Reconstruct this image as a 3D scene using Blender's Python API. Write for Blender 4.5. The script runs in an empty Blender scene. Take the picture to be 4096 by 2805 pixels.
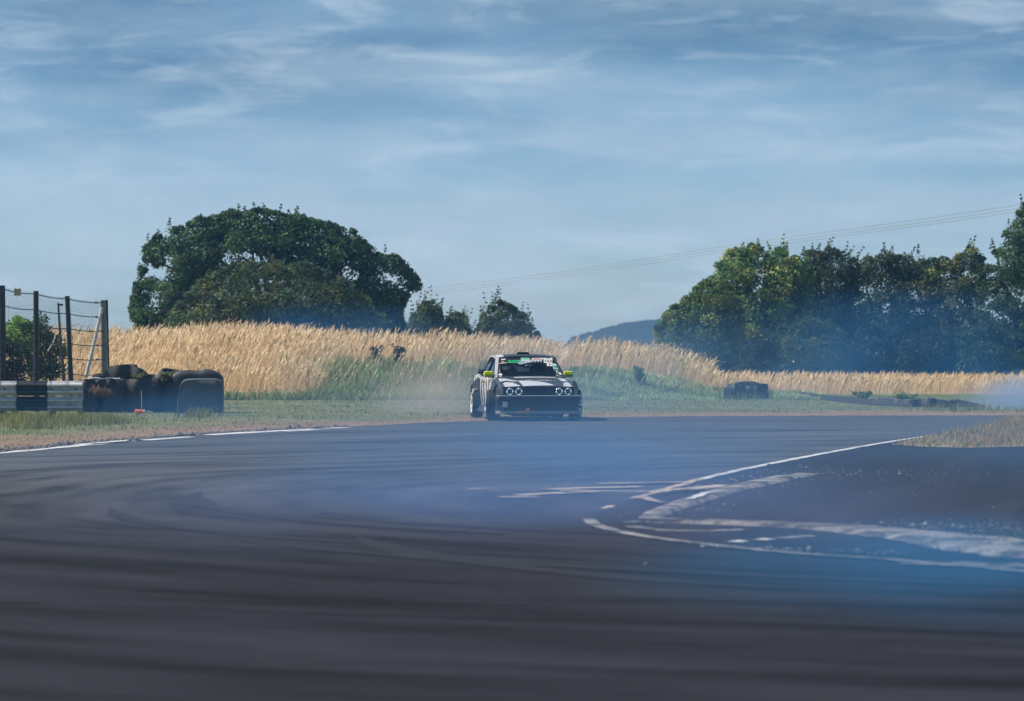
import bpy, bmesh, math, random
import numpy as np
from mathutils import Vector, Matrix

R = math.radians
random.seed(7)
rng = np.random.default_rng(11)
scene = bpy.context.scene
COL = scene.collection

# ------------------------------------------------------------------ camera, sky, sun, exposure
F, CAMH, HY = 3500.0, 1.7, 336.0            # focal length in picture widths of 1024, eye height, horizon row
cam_d = bpy.data.cameras.new('camera')
cam_d.sensor_width = 36.0
cam_d.lens = F / 1024.0 * 36.0
cam_d.clip_start = 0.1
cam_d.clip_end = 12000
cam_d.dof.use_dof = True
cam_d.dof.focus_distance = 71.0
cam_d.dof.aperture_fstop = 3.0
cam = bpy.data.objects.new('camera', cam_d)
COL.objects.link(cam)
cam.location = (0, 0, CAMH)
cam.rotation_euler = (R(90) - math.atan((350.5 - HY) / F), 0, 0)
scene.camera = cam

SUN_DIR = Vector((-0.80, 0.22, 0.90)).normalized()     # towards the sun
world = bpy.data.worlds.new('World')
scene.world = world
world.use_nodes = True
wt = world.node_tree
for n in list(wt.nodes):
    wt.nodes.remove(n)


def N(tree, typ, **kw):
    n = tree.nodes.new(typ)
    for k, v in kw.items():
        if k.startswith('i_'):
            key = k[2:]
            key = int(key) if key.isdigit() else key.replace('_', ' ')
            n.inputs[key].default_value = v
        else:
            setattr(n, k, v)
    return n


def L(tree, a, b):
    tree.links.new(a, b)


def ramp(tree, stops, interp='LINEAR'):
    n = tree.nodes.new('ShaderNodeValToRGB')
    n.color_ramp.interpolation = interp
    el = n.color_ramp.elements
    while len(el) > 1:
        el.remove(el[-1])
    el[0].position, el[0].color = stops[0][0], (*stops[0][1], 1)
    for p, c in stops[1:]:
        e = el.new(p)
        e.color = (*c, 1)
    return n


sky = N(wt, 'ShaderNodeTexSky', sky_type='NISHITA', sun_disc=False, sun_elevation=math.asin(SUN_DIR.z),
        sun_rotation=math.atan2(SUN_DIR.x, SUN_DIR.y), altitude=20.0, air_density=1.0, dust_density=0.4, ozone_density=2.5)
wtc = N(wt, 'ShaderNodeTexCoord')
# clouds: streaks of thin cloud, noise over the view direction, squashed towards the horizon
mp1 = N(wt, 'ShaderNodeMapping'); mp1.inputs['Scale'].default_value = (13, 13, 52); mp1.inputs['Location'].default_value = (3.1, 0.7, 1.9)
nz1 = N(wt, 'ShaderNodeTexNoise', i_Scale=1.0, i_Detail=9.0, i_Roughness=0.64, i_Distortion=0.12)
mp2 = N(wt, 'ShaderNodeMapping'); mp2.inputs['Scale'].default_value = (5.0, 5.0, 26); mp2.inputs['Location'].default_value = (0.3, 5.2, 0.4)
nz2 = N(wt, 'ShaderNodeTexNoise', i_Scale=1.0, i_Detail=5.0, i_Roughness=0.5, i_Distortion=0.3)
for m_, n_ in ((mp1, nz1), (mp2, nz2)):
    L(wt, wtc.outputs['Generated'], m_.inputs['Vector']); L(wt, m_.outputs['Vector'], n_.inputs['Vector'])
c1 = ramp(wt, [(0.40, (0, 0, 0)), (0.70, (1, 1, 1))])
L(wt, nz1.outputs['Fac'], c1.inputs['Fac'])
c2 = ramp(wt, [(0.36, (0, 0, 0)), (0.62, (0.55, 0.55, 0.55))])
L(wt, nz2.outputs['Fac'], c2.inputs['Fac'])
tint = N(wt, 'ShaderNodeMix', data_type='RGBA', blend_type='MULTIPLY'); tint.inputs[0].default_value = 1.0
L(wt, sky.outputs['Color'], tint.inputs[6]); tint.inputs[7].default_value = (0.96, 1.15, 1.42, 1)
# veil of blue-grey cloud, plus vignette darkening painted into the sky upwards
sep = N(wt, 'ShaderNodeSeparateXYZ'); L(wt, wtc.outputs['Generated'], sep.inputs[0])
veil = N(wt, 'ShaderNodeMapRange', interpolation_type='SMOOTHSTEP'); veil.inputs[1].default_value = 0.02; veil.inputs[2].default_value = 0.10
L(wt, sep.outputs['Z'], veil.inputs[0])
vmul = N(wt, 'ShaderNodeMath', operation='MULTIPLY_ADD'); vmul.inputs[1].default_value = 0.86; vmul.inputs[2].default_value = 0.0
vm2 = N(wt, 'ShaderNodeMath', operation='MULTIPLY')
inv2 = N(wt, 'ShaderNodeMath', operation='SUBTRACT'); inv2.inputs[0].default_value = 1.15
L(wt, c2.outputs['Color'], inv2.inputs[1])
L(wt, veil.outputs[0], vmul.inputs[0]); L(wt, vmul.outputs[0], vm2.inputs[0]); L(wt, inv2.outputs[0], vm2.inputs[1])
mixv = N(wt, 'ShaderNodeMix', data_type='RGBA'); mixv.inputs[7].default_value = (0.85, 1.85, 3.0, 1)
L(wt, vm2.outputs[0], mixv.inputs[0]); L(wt, tint.outputs[2], mixv.inputs[6])
# patches of darker blue between the cloud streaks, down to the horizon
mp3 = N(wt, 'ShaderNodeMapping'); mp3.inputs['Scale'].default_value = (7, 7, 40); mp3.inputs['Location'].default_value = (7.3, 2.1, 0.6)
nz3 = N(wt, 'ShaderNodeTexNoise', i_Scale=1.0, i_Detail=6.0, i_Roughness=0.55, i_Distortion=0.3)
L(wt, wtc.outputs['Generated'], mp3.inputs['Vector']); L(wt, mp3.outputs['Vector'], nz3.inputs['Vector'])
c3 = ramp(wt, [(0.42, (0, 0, 0)), (0.72, (0.55, 0.55, 0.55))]); L(wt, nz3.outputs['Fac'], c3.inputs['Fac'])
mixd = N(wt, 'ShaderNodeMix', data_type='RGBA', blend_type='MULTIPLY'); mixd.inputs[7].default_value = (0.55, 0.72, 0.84, 1)
L(wt, c3.outputs['Color'], mixd.inputs[0]); L(wt, mixv.outputs[2], mixd.inputs[6])
mixc = N(wt, 'ShaderNodeMix', data_type='RGBA'); mixc.inputs[7].default_value = (6.1, 7.1, 7.8, 1)
cf = N(wt, 'ShaderNodeMath', operation='MULTIPLY'); cf.inputs[1].default_value = 0.95
thin = N(wt, 'ShaderNodeMath', operation='MULTIPLY_ADD'); thin.inputs[1].default_value = -0.65; thin.inputs[2].default_value = 1.0
L(wt, veil.outputs[0], thin.inputs[0]); cf2 = N(wt, 'ShaderNodeMath', operation='MULTIPLY')
L(wt, c1.outputs['Color'], cf.inputs[0]); L(wt, cf.outputs[0], cf2.inputs[0]); L(wt, thin.outputs[0], cf2.inputs[1]); L(wt, cf2.outputs[0], mixc.inputs[0]); L(wt, mixd.outputs[2], mixc.inputs[6])
# small bright wisps
mp4 = N(wt, 'ShaderNodeMapping'); mp4.inputs['Scale'].default_value = (20, 20, 95); mp4.inputs['Location'].default_value = (1.7, 8.2, 3.4)
nz4 = N(wt, 'ShaderNodeTexNoise', i_Scale=1.0, i_Detail=7.0, i_Roughness=0.62, i_Distortion=0.5)
L(wt, wtc.outputs['Generated'], mp4.inputs['Vector']); L(wt, mp4.outputs['Vector'], nz4.inputs['Vector'])
c4 = ramp(wt, [(0.50, (0, 0, 0)), (0.76, (0.70, 0.70, 0.70))]); L(wt, nz4.outputs['Fac'], c4.inputs['Fac'])
mixw = N(wt, 'ShaderNodeMix', data_type='RGBA'); mixw.inputs[7].default_value = (7.2, 8.3, 9.0, 1)
L(wt, c4.outputs['Color'], mixw.inputs[0]); L(wt, mixc.outputs[2], mixw.inputs[6])
bg = N(wt, 'ShaderNodeBackground'); bg.inputs['Strength'].default_value = 0.086
L(wt, mixw.outputs[2], bg.inputs['Color'])
wo = N(wt, 'ShaderNodeOutputWorld'); L(wt, bg.outputs[0], wo.inputs['Surface'])

sun_d = bpy.data.lights.new('sun', 'SUN')
sun_d.energy = 5.0
sun_d.angle = R(0.53)
sun_d.color = (1.0, 0.93, 0.82)
sun = bpy.data.objects.new('sun', sun_d)
COL.objects.link(sun)
sun.rotation_euler = (-SUN_DIR).to_track_quat('-Z', 'Y').to_euler()
sun.location = (0, 0, 60)

scene.view_settings.view_transform = 'Standard'
scene.view_settings.look = 'None'
scene.view_settings.gamma = 1.0
scene.view_settings.exposure = 0.22
scene.view_settings.use_curve_mapping = False
scene.render.engine = 'CYCLES'
cy = scene.cycles
cy.use_denoising = True
cy.max_bounces = 8
cy.diffuse_bounces = 4
cy.glossy_bounces = 3
cy.transmission_bounces = 4
cy.transparent_max_bounces = 12
cy.volume_bounces = 0
cy.caustics_reflective = False
cy.caustics_refractive = False
cy.sample_clamp_indirect = 5.0
cy.volume_step_rate = 1.0
cy.volume_max_steps = 128


# ------------------------------------------------------------------ helpers
def at(px, py, d):
    """the point seen at picture position (px, py) of 1024 x 701, at distance d"""
    return Vector(((px - 512.0) / F * d, d, CAMH + (HY - py) / F * d))


def gd(px, py):
    d = F * CAMH / (py - HY)
    return Vector(((px - 512.0) / F * d, d, 0.0))


def prop(o, label=None, cat=None, group=None, kind=None):
    for k, v in (('label', label), ('category', cat), ('group', group), ('kind', kind)):
        if v:
            o[k] = v
    return o


def empty(name, loc=(0, 0, 0), rz=0.0, parent=None):
    o = bpy.data.objects.new(name, None)
    o.empty_display_size = 0.2
    COL.objects.link(o)
    o.location = loc
    o.rotation_euler = (0, 0, rz)
    if parent:
        o.parent = parent
    return o


def link(name, me, mat=None, parent=None, smooth=None):
    mats = mat if isinstance(mat, (list, tuple)) else [mat]
    for m in mats:
        if m:
            me.materials.append(m)
    o = bpy.data.objects.new(name, me)
    COL.objects.link(o)
    if parent:
        o.parent = parent
    if smooth is not None:
        me.polygons.foreach_set('use_smooth', [True] * len(me.polygons))
        me.set_sharp_from_angle(angle=R(smooth))
    return o


def copy_tree(o, parent=None):
    c = o.copy()
    COL.objects.link(c)
    if parent:
        c.parent = parent
    for ch in list(o.children):
        copy_tree(ch, c)
    return c


class MB:
    def __init__(self):
        self.v, self.f, self.mi = [], [], []
        self.cur = 0

    def add(self, vs, fs):
        b = len(self.v)
        self.v += [tuple(p) for p in vs]
        self.f += [tuple(b + i for i in f) for f in fs]
        self.mi += [self.cur] * len(fs)
        return self

    def box(self, c, s, rot=None):
        c, s = Vector(c), Vector(s) / 2
        vs = [Vector((x * s.x, y * s.y, z * s.z)) for x in (-1, 1) for y in (-1, 1) for z in (-1, 1)]
        if rot is not None:
            vs = [rot @ p for p in vs]
        vs = [p + c for p in vs]
        return self.add(vs, [(0, 1, 3, 2), (4, 6, 7, 5), (0, 4, 5, 1), (2, 3, 7, 6), (0, 2, 6, 4), (1, 5, 7, 3)])

    def hexa(self, b, t):
        """b, t: four bottom and four top points"""
        return self.add(list(b) + list(t), [(3, 2, 1, 0), (4, 5, 6, 7), (0, 1, 5, 4), (1, 2, 6, 5), (2, 3, 7, 6), (3, 0, 4, 7)])

    def loft(self, rings, closed=True, cap=True):
        n = len(rings[0])
        vs = [p for r in rings for p in r]
        fs = []
        for i in range(len(rings) - 1):
            for j in range(n if closed else n - 1):
                k = (j + 1) % n
                fs.append((i * n + j, i * n + k, (i + 1) * n + k, (i + 1) * n + j))
        if cap and closed:
            fs.append(tuple(range(n - 1, -1, -1)))
            fs.append(tuple((len(rings) - 1) * n + j for j in range(n)))
        return self.add(vs, fs)

    def tube(self, pts, r, n=8, cap=True):
        pts = [Vector(p) for p in pts]
        rs = r if isinstance(r, (list, tuple)) else [r] * len(pts)
        rings, prev = [], None
        for i, p in enumerate(pts):
            t = (pts[min(i + 1, len(pts) - 1)] - pts[max(i - 1, 0)]).normalized()
            if prev is None:
                a = t.orthogonal().normalized()
            else:
                a = (prev - t * prev.dot(t))
                a = a.normalized() if a.length > 1e-6 else t.orthogonal().normalized()
            prev = a
            b = t.cross(a)
            rings.append([p + (a * math.cos(2 * math.pi * k / n) + b * math.sin(2 * math.pi * k / n)) * rs[i] for k in range(n)])
        return self.loft(rings, True, cap)

    def lathe(self, prof, n=32, axis='X', c=(0, 0, 0), closed=False):
        """prof: (along axis, radius)"""
        c = Vector(c)
        rings = []
        for k in range(n):
            a = 2 * math.pi * k / n
            ring = []
            for h, r in prof:
                if axis == 'X':
                    p = Vector((h, r * math.cos(a), r * math.sin(a)))
                elif axis == 'Y':
                    p = Vector((r * math.cos(a), h, r * math.sin(a)))
                else:
                    p = Vector((r * math.cos(a), r * math.sin(a), h))
                ring.append(p + c)
            rings.append(ring)
        rings.append(rings[0])
        m = len(prof)
        vs = [p for r_ in rings[:-1] for p in r_]
        fs = []
        for i in range(n):
            i2 = (i + 1) % n
            for j in range(m if closed else m - 1):
                k = (j + 1) % m
                fs.append((i * m + j, i2 * m + j, i2 * m + k, i * m + k))
        return self.add(vs, fs)

    def build(self, name, mat=None, parent=None, smooth=None, normals=True):
        me = bpy.data.meshes.new(name)
        me.from_pydata(self.v, [], self.f)
        if isinstance(mat, (list, tuple)):
            me.polygons.foreach_set('material_index', self.mi)
        if normals:
            bm = bmesh.new(); bm.from_mesh(me)
            bmesh.ops.recalc_face_normals(bm, faces=bm.faces[:])
            bm.to_mesh(me); bm.free()
        return link(name, me, mat, parent, smooth)


def np_mesh(name, verts, faces, cols=None):
    """verts (n,3), faces (m,k), cols (n,3) -> mesh with a point colour attribute"""
    verts = np.ascontiguousarray(verts, dtype=np.float32)
    faces = np.ascontiguousarray(faces, dtype=np.int32)
    me = bpy.data.meshes.new(name)
    m, k = faces.shape
    me.vertices.add(len(verts)); me.vertices.foreach_set('co', verts.ravel())
    me.loops.add(m * k); me.loops.foreach_set('vertex_index', faces.ravel())
    me.polygons.add(m)
    me.polygons.foreach_set('loop_start', np.arange(0, m * k, k, dtype=np.int32))
    me.polygons.foreach_set('loop_total', np.full(m, k, dtype=np.int32))
    me.update(calc_edges=True)
    if cols is not None:
        a = me.attributes.new('tint', 'FLOAT_COLOR', 'POINT')
        c4 = np.ones((len(verts), 4), dtype=np.float32); c4[:, :3] = cols
        a.data.foreach_set('color', c4.ravel())
    return me


# ------------------------------------------------------------------ materials
def mat(name, color=(0.5, 0.5, 0.5), rough=0.6, metal=0.0, var=0.0, vscale=6.0, bump=0.0, bscale=30.0, spec=0.5, coat=0.0, emit=None, estr=0.0):
    m = bpy.data.materials.new(name)
    m.use_nodes = True
    t = m.node_tree
    p = t.nodes['Principled BSDF']
    p.inputs['Base Color'].default_value = (*color, 1)
    p.inputs['Roughness'].default_value = rough
    p.inputs['Metallic'].default_value = metal
    p.inputs['Specular IOR Level'].default_value = spec
    p.inputs['Coat Weight'].default_value = coat
    if emit:
        p.inputs['Emission Color'].default_value = (*emit, 1)
        p.inputs['Emission Strength'].default_value = estr
    tc = N(t, 'ShaderNodeTexCoord')
    if var > 0:
        nz = N(t, 'ShaderNodeTexNoise', i_Scale=vscale, i_Detail=6.0, i_Roughness=0.6)
        L(t, tc.outputs['Object'], nz.inputs['Vector'])
        rp = ramp(t, [(0.25, tuple(c * (1 - var) for c in color)), (0.75, tuple(min(1, c * (1 + var)) for c in color))])
        L(t, nz.outputs['Fac'], rp.inputs['Fac']); L(t, rp.outputs['Color'], p.inputs['Base Color'])
    if bump > 0:
        nb = N(t, 'ShaderNodeTexNoise', i_Scale=bscale, i_Detail=4.0)
        L(t, tc.outputs['Object'], nb.inputs['Vector'])
        bp = N(t, 'ShaderNodeBump', i_Strength=bump, i_Distance=0.02)
        L(t, nb.outputs['Fac'], bp.inputs['Height']); L(t, bp.outputs['Normal'], p.inputs['Normal'])
    return m


def leaf_mat(name, transl=0.35, rough=0.55):
    m = bpy.data.materials.new(name)
    m.use_nodes = True
    t = m.node_tree
    p = t.nodes['Principled BSDF']
    out = t.nodes['Material Output']
    at_ = N(t, 'ShaderNodeAttribute', attribute_name='tint')
    p.inputs['Roughness'].default_value = rough
    p.inputs['Specular IOR Level'].default_value = 0.3
    L(t, at_.outputs['Color'], p.inputs['Base Color'])
    tr = N(t, 'ShaderNodeBsdfTranslucent')
    L(t, at_.outputs['Color'], tr.inputs['Color'])
    mx = N(t, 'ShaderNodeMixShader', i_0=transl)
    L(t, p.outputs[0], mx.inputs[1]); L(t, tr.outputs[0], mx.inputs[2]); L(t, mx.outputs[0], out.inputs['Surface'])
    return m


M = {}
M['leaf'] = leaf_mat('leaves', 0.42)
M['grass'] = leaf_mat('grass blades', 0.50, 0.7)
M['bark'] = mat('bark', (0.09, 0.07, 0.05), 0.9, var=0.4, bump=0.6, bscale=12)
M['wood_post'] = mat('weathered post timber', (0.05, 0.06, 0.065), 0.85, var=0.45, vscale=9, bump=0.5, bscale=40)
M['concrete_post'] = mat('grey concrete post', (0.20, 0.21, 0.21), 0.9, var=0.3, vscale=8, bump=0.3)
M['rust_white'] = mat('flaking white paint', (0.55, 0.50, 0.44), 0.7, var=0.5, vscale=14, bump=0.3)
M['wire'] = mat('dark wire', (0.05, 0.055, 0.06), 0.5, metal=0.6)
M['net'] = mat('galvanised netting', (0.22, 0.24, 0.25), 0.5, metal=0.3)
M['rail_white'] = mat('scuffed white barrier paint', (0.48, 0.48, 0.475), 0.5, var=0.35, vscale=5, bump=0.15)
M['rail_black'] = mat('scuffed black barrier paint', (0.030, 0.034, 0.038), 0.45, var=0.5, vscale=5, bump=0.15)
M['rubber'] = mat('tyre rubber', (0.011, 0.011, 0.012), 0.8, var=0.3, bump=0.3)
M['belt'] = mat('rubber belting', (0.030, 0.033, 0.040), 0.62, var=0.45, vscale=3, bump=0.3, bscale=9)
M['belt_grey'] = mat('greyed rubber belting', (0.075, 0.085, 0.10), 0.6, var=0.3, vscale=3, bump=0.25, bscale=8)
M['orange'] = mat('orange plastic', (1.0, 0.22, 0.05), 0.5, var=0.1)
M['white'] = mat('white plastic', (0.78, 0.78, 0.76), 0.5, var=0.06)
M['cream'] = mat('cream sign board', (0.55, 0.46, 0.34), 0.6, var=0.15)
M['black'] = mat('black plastic', (0.012, 0.013, 0.015), 0.5)


# ------------------------------------------------------------------ ground
def smooth(a, b, x):
    t = np.clip((x - a) / (b - a), 0, 1)
    return t * t * (3 - 2 * t)


CREST_X = (np.array([-400, -60, 60, 110, 160, 207, 273, 310, 352, 397, 440, 490, 529, 556, 563, 572, 600, 640, 660, 680, 700, 720, 800, 1030, 1400]) - 512) / F * 100.0
CREST_H = np.array([1.15, 1.15, 1.10, 1.10, 1.16, 1.26, 1.20, 1.12, 0.97, 0.95, 0.95, 0.90, 0.83, 0.76, 0.66, 0.80, 0.78, 0.66, 0.57, 0.44, 0.26, 0.10, 0.06, 0.04, 0.03])


def wob(x, y, s, k):
    return np.sin(x * s + k) * np.cos(y * s * 0.83 + 1.7 * k) * 0.5 + np.sin(x * s * 2.3 + y * s * 1.7 + 3 * k) * 0.3


def height(x, y):
    x = np.asarray(x, float); y = np.asarray(y, float)
    c = np.interp(x, CREST_X, CREST_H)
    c = c * (1 + 0.13 * wob(x, y, 1.1, 0.4))
    front = 92.8 + 0.5 * wob(x, x * 0, 0.5, 1.0)
    h = c * smooth(front, 99.5, y) * (1 - 0.55 * smooth(102.5, 112, y))
    far = 1.0 - smooth(150, 320, y)
    return h * far - 3.0 * smooth(200, 700, y) * 0.4


# track edge on the far / left side
EDGE = [gd(-420, 486), gd(-200, 465), gd(0, 451.5), gd(110, 441.5), gd(220, 433.5), gd(340, 427.0), gd(440, 422.3), gd(520, 419.2), gd(600, 417.2), gd(700, 416.2), gd(850, 415.6), gd(1030, 415.4), gd(1500, 415.0)]
EX = np.array([p.x for p in EDGE]); EY = np.array([p.y for p in EDGE])


def edge_y(x):
    return np.interp(x, EX, EY)


xs = np.unique(np.concatenate([np.linspace(-700, -60, 12), np.linspace(-60, -18, 22), np.linspace(-18, 18, 181), np.linspace(18, 60, 30), np.linspace(60, 700, 12)]))
ys = np.unique(np.concatenate([np.linspace(-40, 40, 9), np.linspace(40, 90, 101), np.linspace(90, 116, 80), np.linspace(116, 200, 24), np.linspace(200, 1060, 14)]))
GX, GY = np.meshgrid(xs, ys)
GZ = height(GX, GY)
nx, ny = len(xs), len(ys)
gv = np.stack([GX.ravel(), GY.ravel(), GZ.ravel()], 1)
ii = np.arange(nx * ny).reshape(ny, nx)
gf = np.stack([ii[:-1, :-1].ravel(), ii[:-1, 1:].ravel(), ii[1:, 1:].ravel(), ii[1:, :-1].ravel()], 1)
TAN = np.array([0.58, 0.44, 0.28]); GRN = np.array([0.13, 0.165, 0.06]); PALE = np.array([0.215, 0.20, 0.11]); DIRT = np.array([0.27, 0.185, 0.125])


def cover(x, y):
    """how green the bank is (0 dry, 1 green weeds)"""
    px = x / y * F + 512
    c = np.maximum(np.interp(x, CREST_X, CREST_H), 0.03)
    fr = height(x, y) / c
    lo_ = 0.84 + 0.06 * smooth(440, 580, px)
    g = smooth(285, 345, px) * (1 - smooth(lo_, lo_ + 0.2, fr - 0.03 * smooth(440, 580, px) + 0.13 * wob(x, y, 2.0, 2) + 0.05 * wob(x, y, 5.0, 1)))
    g = np.maximum(g, 0.7 * (1 - smooth(0.0, 0.16, fr)))
    return np.clip(g, 0, 1) * (y < 101)


gx, gy = gv[:, 0], gv[:, 1]
g = cover(gx, gy)[:, None]
bankc = TAN * (1 - g) + GRN * g
dist = gy - edge_y(gx)                     # metres beyond the tarmac edge
w = wob(gx, gy, 0.9, 0.2)
vg = np.clip(0.5 + 0.7 * w, 0, 1)[:, None]
vergec = GRN * vg + PALE * (1 - vg)
dpx = gx / np.maximum(gy, 1) * F + 512
wid = 6.0 + 8.5 * (1 - smooth(150, 420, dpx))
dd = smooth(0.25, 1.0, (dist + 1.8 * w) / wid)[:, None]
vergec = DIRT * (1 - dd) + vergec * dd
onbank = smooth(91, 94.5, gy)[:, None]
gcol = vergec * (1 - onbank) + bankc * onbank
ground_me = np_mesh('ground', gv, gf, gcol)
gm = bpy.data.materials.new('grassy ground'); gm.use_nodes = True
t = gm.node_tree; p = t.nodes['Principled BSDF']; p.inputs['Roughness'].default_value = 0.95; p.inputs['Specular IOR Level'].default_value = 0.1
a = N(t, 'ShaderNodeAttribute', attribute_name='tint')
geo = N(t, 'ShaderNodeNewGeometry')
mpn = N(t, 'ShaderNodeMapping'); mpn.inputs['Scale'].default_value = (1.6, 0.7, 1.6)
L(t, geo.outputs['Position'], mpn.inputs['Vector'])
nz = N(t, 'ShaderNodeTexNoise', i_Scale=2.2, i_Detail=8.0, i_Roughness=0.72)
L(t, mpn.outputs[0], nz.inputs['Vector'])
rp = ramp(t, [(0.30, (0.55, 0.55, 0.5)), (0.72, (1.4, 1.35, 1.3))]); L(t, nz.outputs['Fac'], rp.inputs['Fac'])
mx = N(t, 'ShaderNodeMix', data_type='RGBA', blend_type='MULTIPLY'); mx.inputs[0].default_value = 1.0
L(t, a.outputs['Color'], mx.inputs[6]); L(t, rp.outputs['Color'], mx.inputs[7]); L(t, mx.outputs[2], p.inputs['Base Color'])
bp = N(t, 'ShaderNodeBump', i_Strength=0.6, i_Distance=0.06); L(t, nz.outputs['Fac'], bp.inputs['Height']); L(t, bp.outputs[0], p.inputs['Normal'])
prop(link('ground', ground_me, gm), kind='structure')


def sheet(name, pts, z, m, kind='structure'):
    """a flat sheet with a slightly uneven outline as given"""
    bm = bmesh.new()
    vs = [bm.verts.new((p[0], p[1], z)) for p in pts]
    f = bm.faces.new(vs)
    bmesh.ops.triangulate(bm, faces=[f])
    bmesh.ops.recalc_face_normals(bm, faces=bm.faces[:])
    for f in bm.faces:
        if f.normal.z < 0:
            f.normal_flip()
    me = bpy.data.meshes.new(name); bm.to_mesh(me); bm.free()
    return prop(link(name, me, m), kind=kind)


def asphalt(name, base, mark=0.5, centre=(3.0, 62.0), far_pale=None):
    m = bpy.data.materials.new(name); m.use_nodes = True
    t = m.node_tree; p = t.nodes['Principled BSDF']
    p.inputs['Roughness'].default_value = 0.85; p.inputs['Specular IOR Level'].default_value = 0.12
    geo = N(t, 'ShaderNodeNewGeometry')
    # aggregate grain and patches
    n1 = N(t, 'ShaderNodeTexNoise', i_Scale=0.35, i_Detail=7.0, i_Roughness=0.65); L(t, geo.outputs['Position'], n1.inputs['Vector'])
    r1 = ramp(t, [(0.3, tuple(c * 0.72 for c in base)), (0.7, tuple(c * 1.35 for c in base))]); L(t, n1.outputs['Fac'], r1.inputs['Fac'])
    # tyre marks: rubber laid along arcs round the corner
    sub = N(t, 'ShaderNodeVectorMath', operation='SUBTRACT'); sub.inputs[1].default_value = (*centre, 0)
    L(t, geo.outputs['Position'], sub.inputs[0])
    nd = N(t, 'ShaderNodeTexNoise', i_Scale=0.035, i_Detail=2.0); L(t, geo.outputs['Position'], nd.inputs['Vector'])
    ln = N(t, 'ShaderNodeVectorMath', operation='LENGTH'); L(t, sub.outputs[0], ln.inputs[0])
    sx = N(t, 'ShaderNodeSeparateXYZ'); L(t, sub.outputs[0], sx.inputs[0])
    an = N(t, 'ShaderNodeMath', operation='ARCTAN2'); L(t, sx.outputs[0], an.inputs[0]); L(t, sx.outputs[1], an.inputs[1])
    am = N(t, 'ShaderNodeMath', operation='MULTIPLY'); am.inputs[1].default_value = 2.2; L(t, an.outputs[0], am.inputs[0])
    rw = N(t, 'ShaderNodeMath', operation='MULTIPLY_ADD'); rw.inputs[1].default_value = 9.0; L(t, nd.outputs['Fac'], rw.inputs[0]); L(t, ln.outputs['Value'], rw.inputs[2])
    cmb = N(t, 'ShaderNodeCombineXYZ'); L(t, rw.outputs[0], cmb.inputs[0]); L(t, am.outputs[0], cmb.inputs[1])
    n2 = N(t, 'ShaderNodeTexNoise', i_Scale=1.5, i_Detail=5.0, i_Roughness=0.62); L(t, cmb.outputs[0], n2.inputs['Vector'])
    r2 = ramp(t, [(0.36, (1 - mark,) * 3), (0.50, (1, 1, 1)), (0.66, (1 + mark * 0.75, 1 + mark * 0.7, 1 + mark * 0.65))]); L(t, n2.outputs['Fac'], r2.inputs['Fac'])
    mx = N(t, 'ShaderNodeMix', data_type='RGBA', blend_type='MULTIPLY'); mx.inputs[0].default_value = 1.0
    if far_pale:
        # away from the rubbered-in corner: greyer surface, with grazing sky sheen painted in
        sp = N(t, 'ShaderNodeSeparateXYZ'); L(t, geo.outputs['Position'], sp.inputs[0])
        n4 = N(t, 'ShaderNodeTexNoise', i_Scale=0.12, i_Detail=4.0); L(t, geo.outputs['Position'], n4.inputs['Vector'])
        aa = N(t, 'ShaderNodeMath', operation='MULTIPLY_ADD'); aa.inputs[1].default_value = 14.0; L(t, n4.outputs['Fac'], aa.inputs[0]); L(t, sp.outputs['Y'], aa.inputs[2])
        mr = N(t, 'ShaderNodeMapRange', interpolation_type='SMOOTHSTEP'); mr.inputs[1].default_value = 32.0; mr.inputs[2].default_value = 56.0; L(t, aa.outputs[0], mr.inputs[0])
        mc = N(t, 'ShaderNodeMix', data_type='RGBA'); mc.inputs[7].default_value = (*far_pale, 1); L(t, mr.outputs[0], mc.inputs[0]); L(t, r1.outputs['Color'], mc.inputs[6])
        L(t, mc.outputs[2], mx.inputs[6])
    else:
        L(t, r1.outputs['Color'], mx.inputs[6])
    L(t, r2.outputs['Color'], mx.inputs[7])
    n3 = N(t, 'ShaderNodeTexNoise', i_Scale=60.0, i_Detail=3.0); L(t, geo.outputs['Position'], n3.inputs['Vector'])
    r3 = ramp(t, [(0.3, (0.7, 0.7, 0.7)), (0.7, (1.3, 1.3, 1.3))]); L(t, n3.outputs['Fac'], r3.inputs['Fac'])
    m3 = N(t, 'ShaderNodeMix', data_type='RGBA', blend_type='MULTIPLY'); m3.inputs[0].default_value = 1.0
    L(t, mx.outputs[2], m3.inputs[6]); L(t, r3.outputs['Color'], m3.inputs[7]); L(t, m3.outputs[2], p.inputs['Base Color'])
    bp = N(t, 'ShaderNodeBump', i_Strength=0.4, i_Distance=0.01); L(t, n3.outputs['Fac'], bp.inputs['Height']); L(t, bp.outputs[0], p.inputs['Normal'])
    return m


M['asphalt'] = asphalt('worn asphalt', (0.0155, 0.0152, 0.0205), 0.72, centre=(9.4, 37.0), far_pale=(0.075, 0.075, 0.078))
M['asphalt_far'] = asphalt('older grey asphalt', (0.072, 0.073, 0.077), 0.15, centre=(3, 120))
M['apron'] = asphalt('dark infield tarmac', (0.019, 0.018, 0.023), 0.45, centre=(60, 30))


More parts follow.
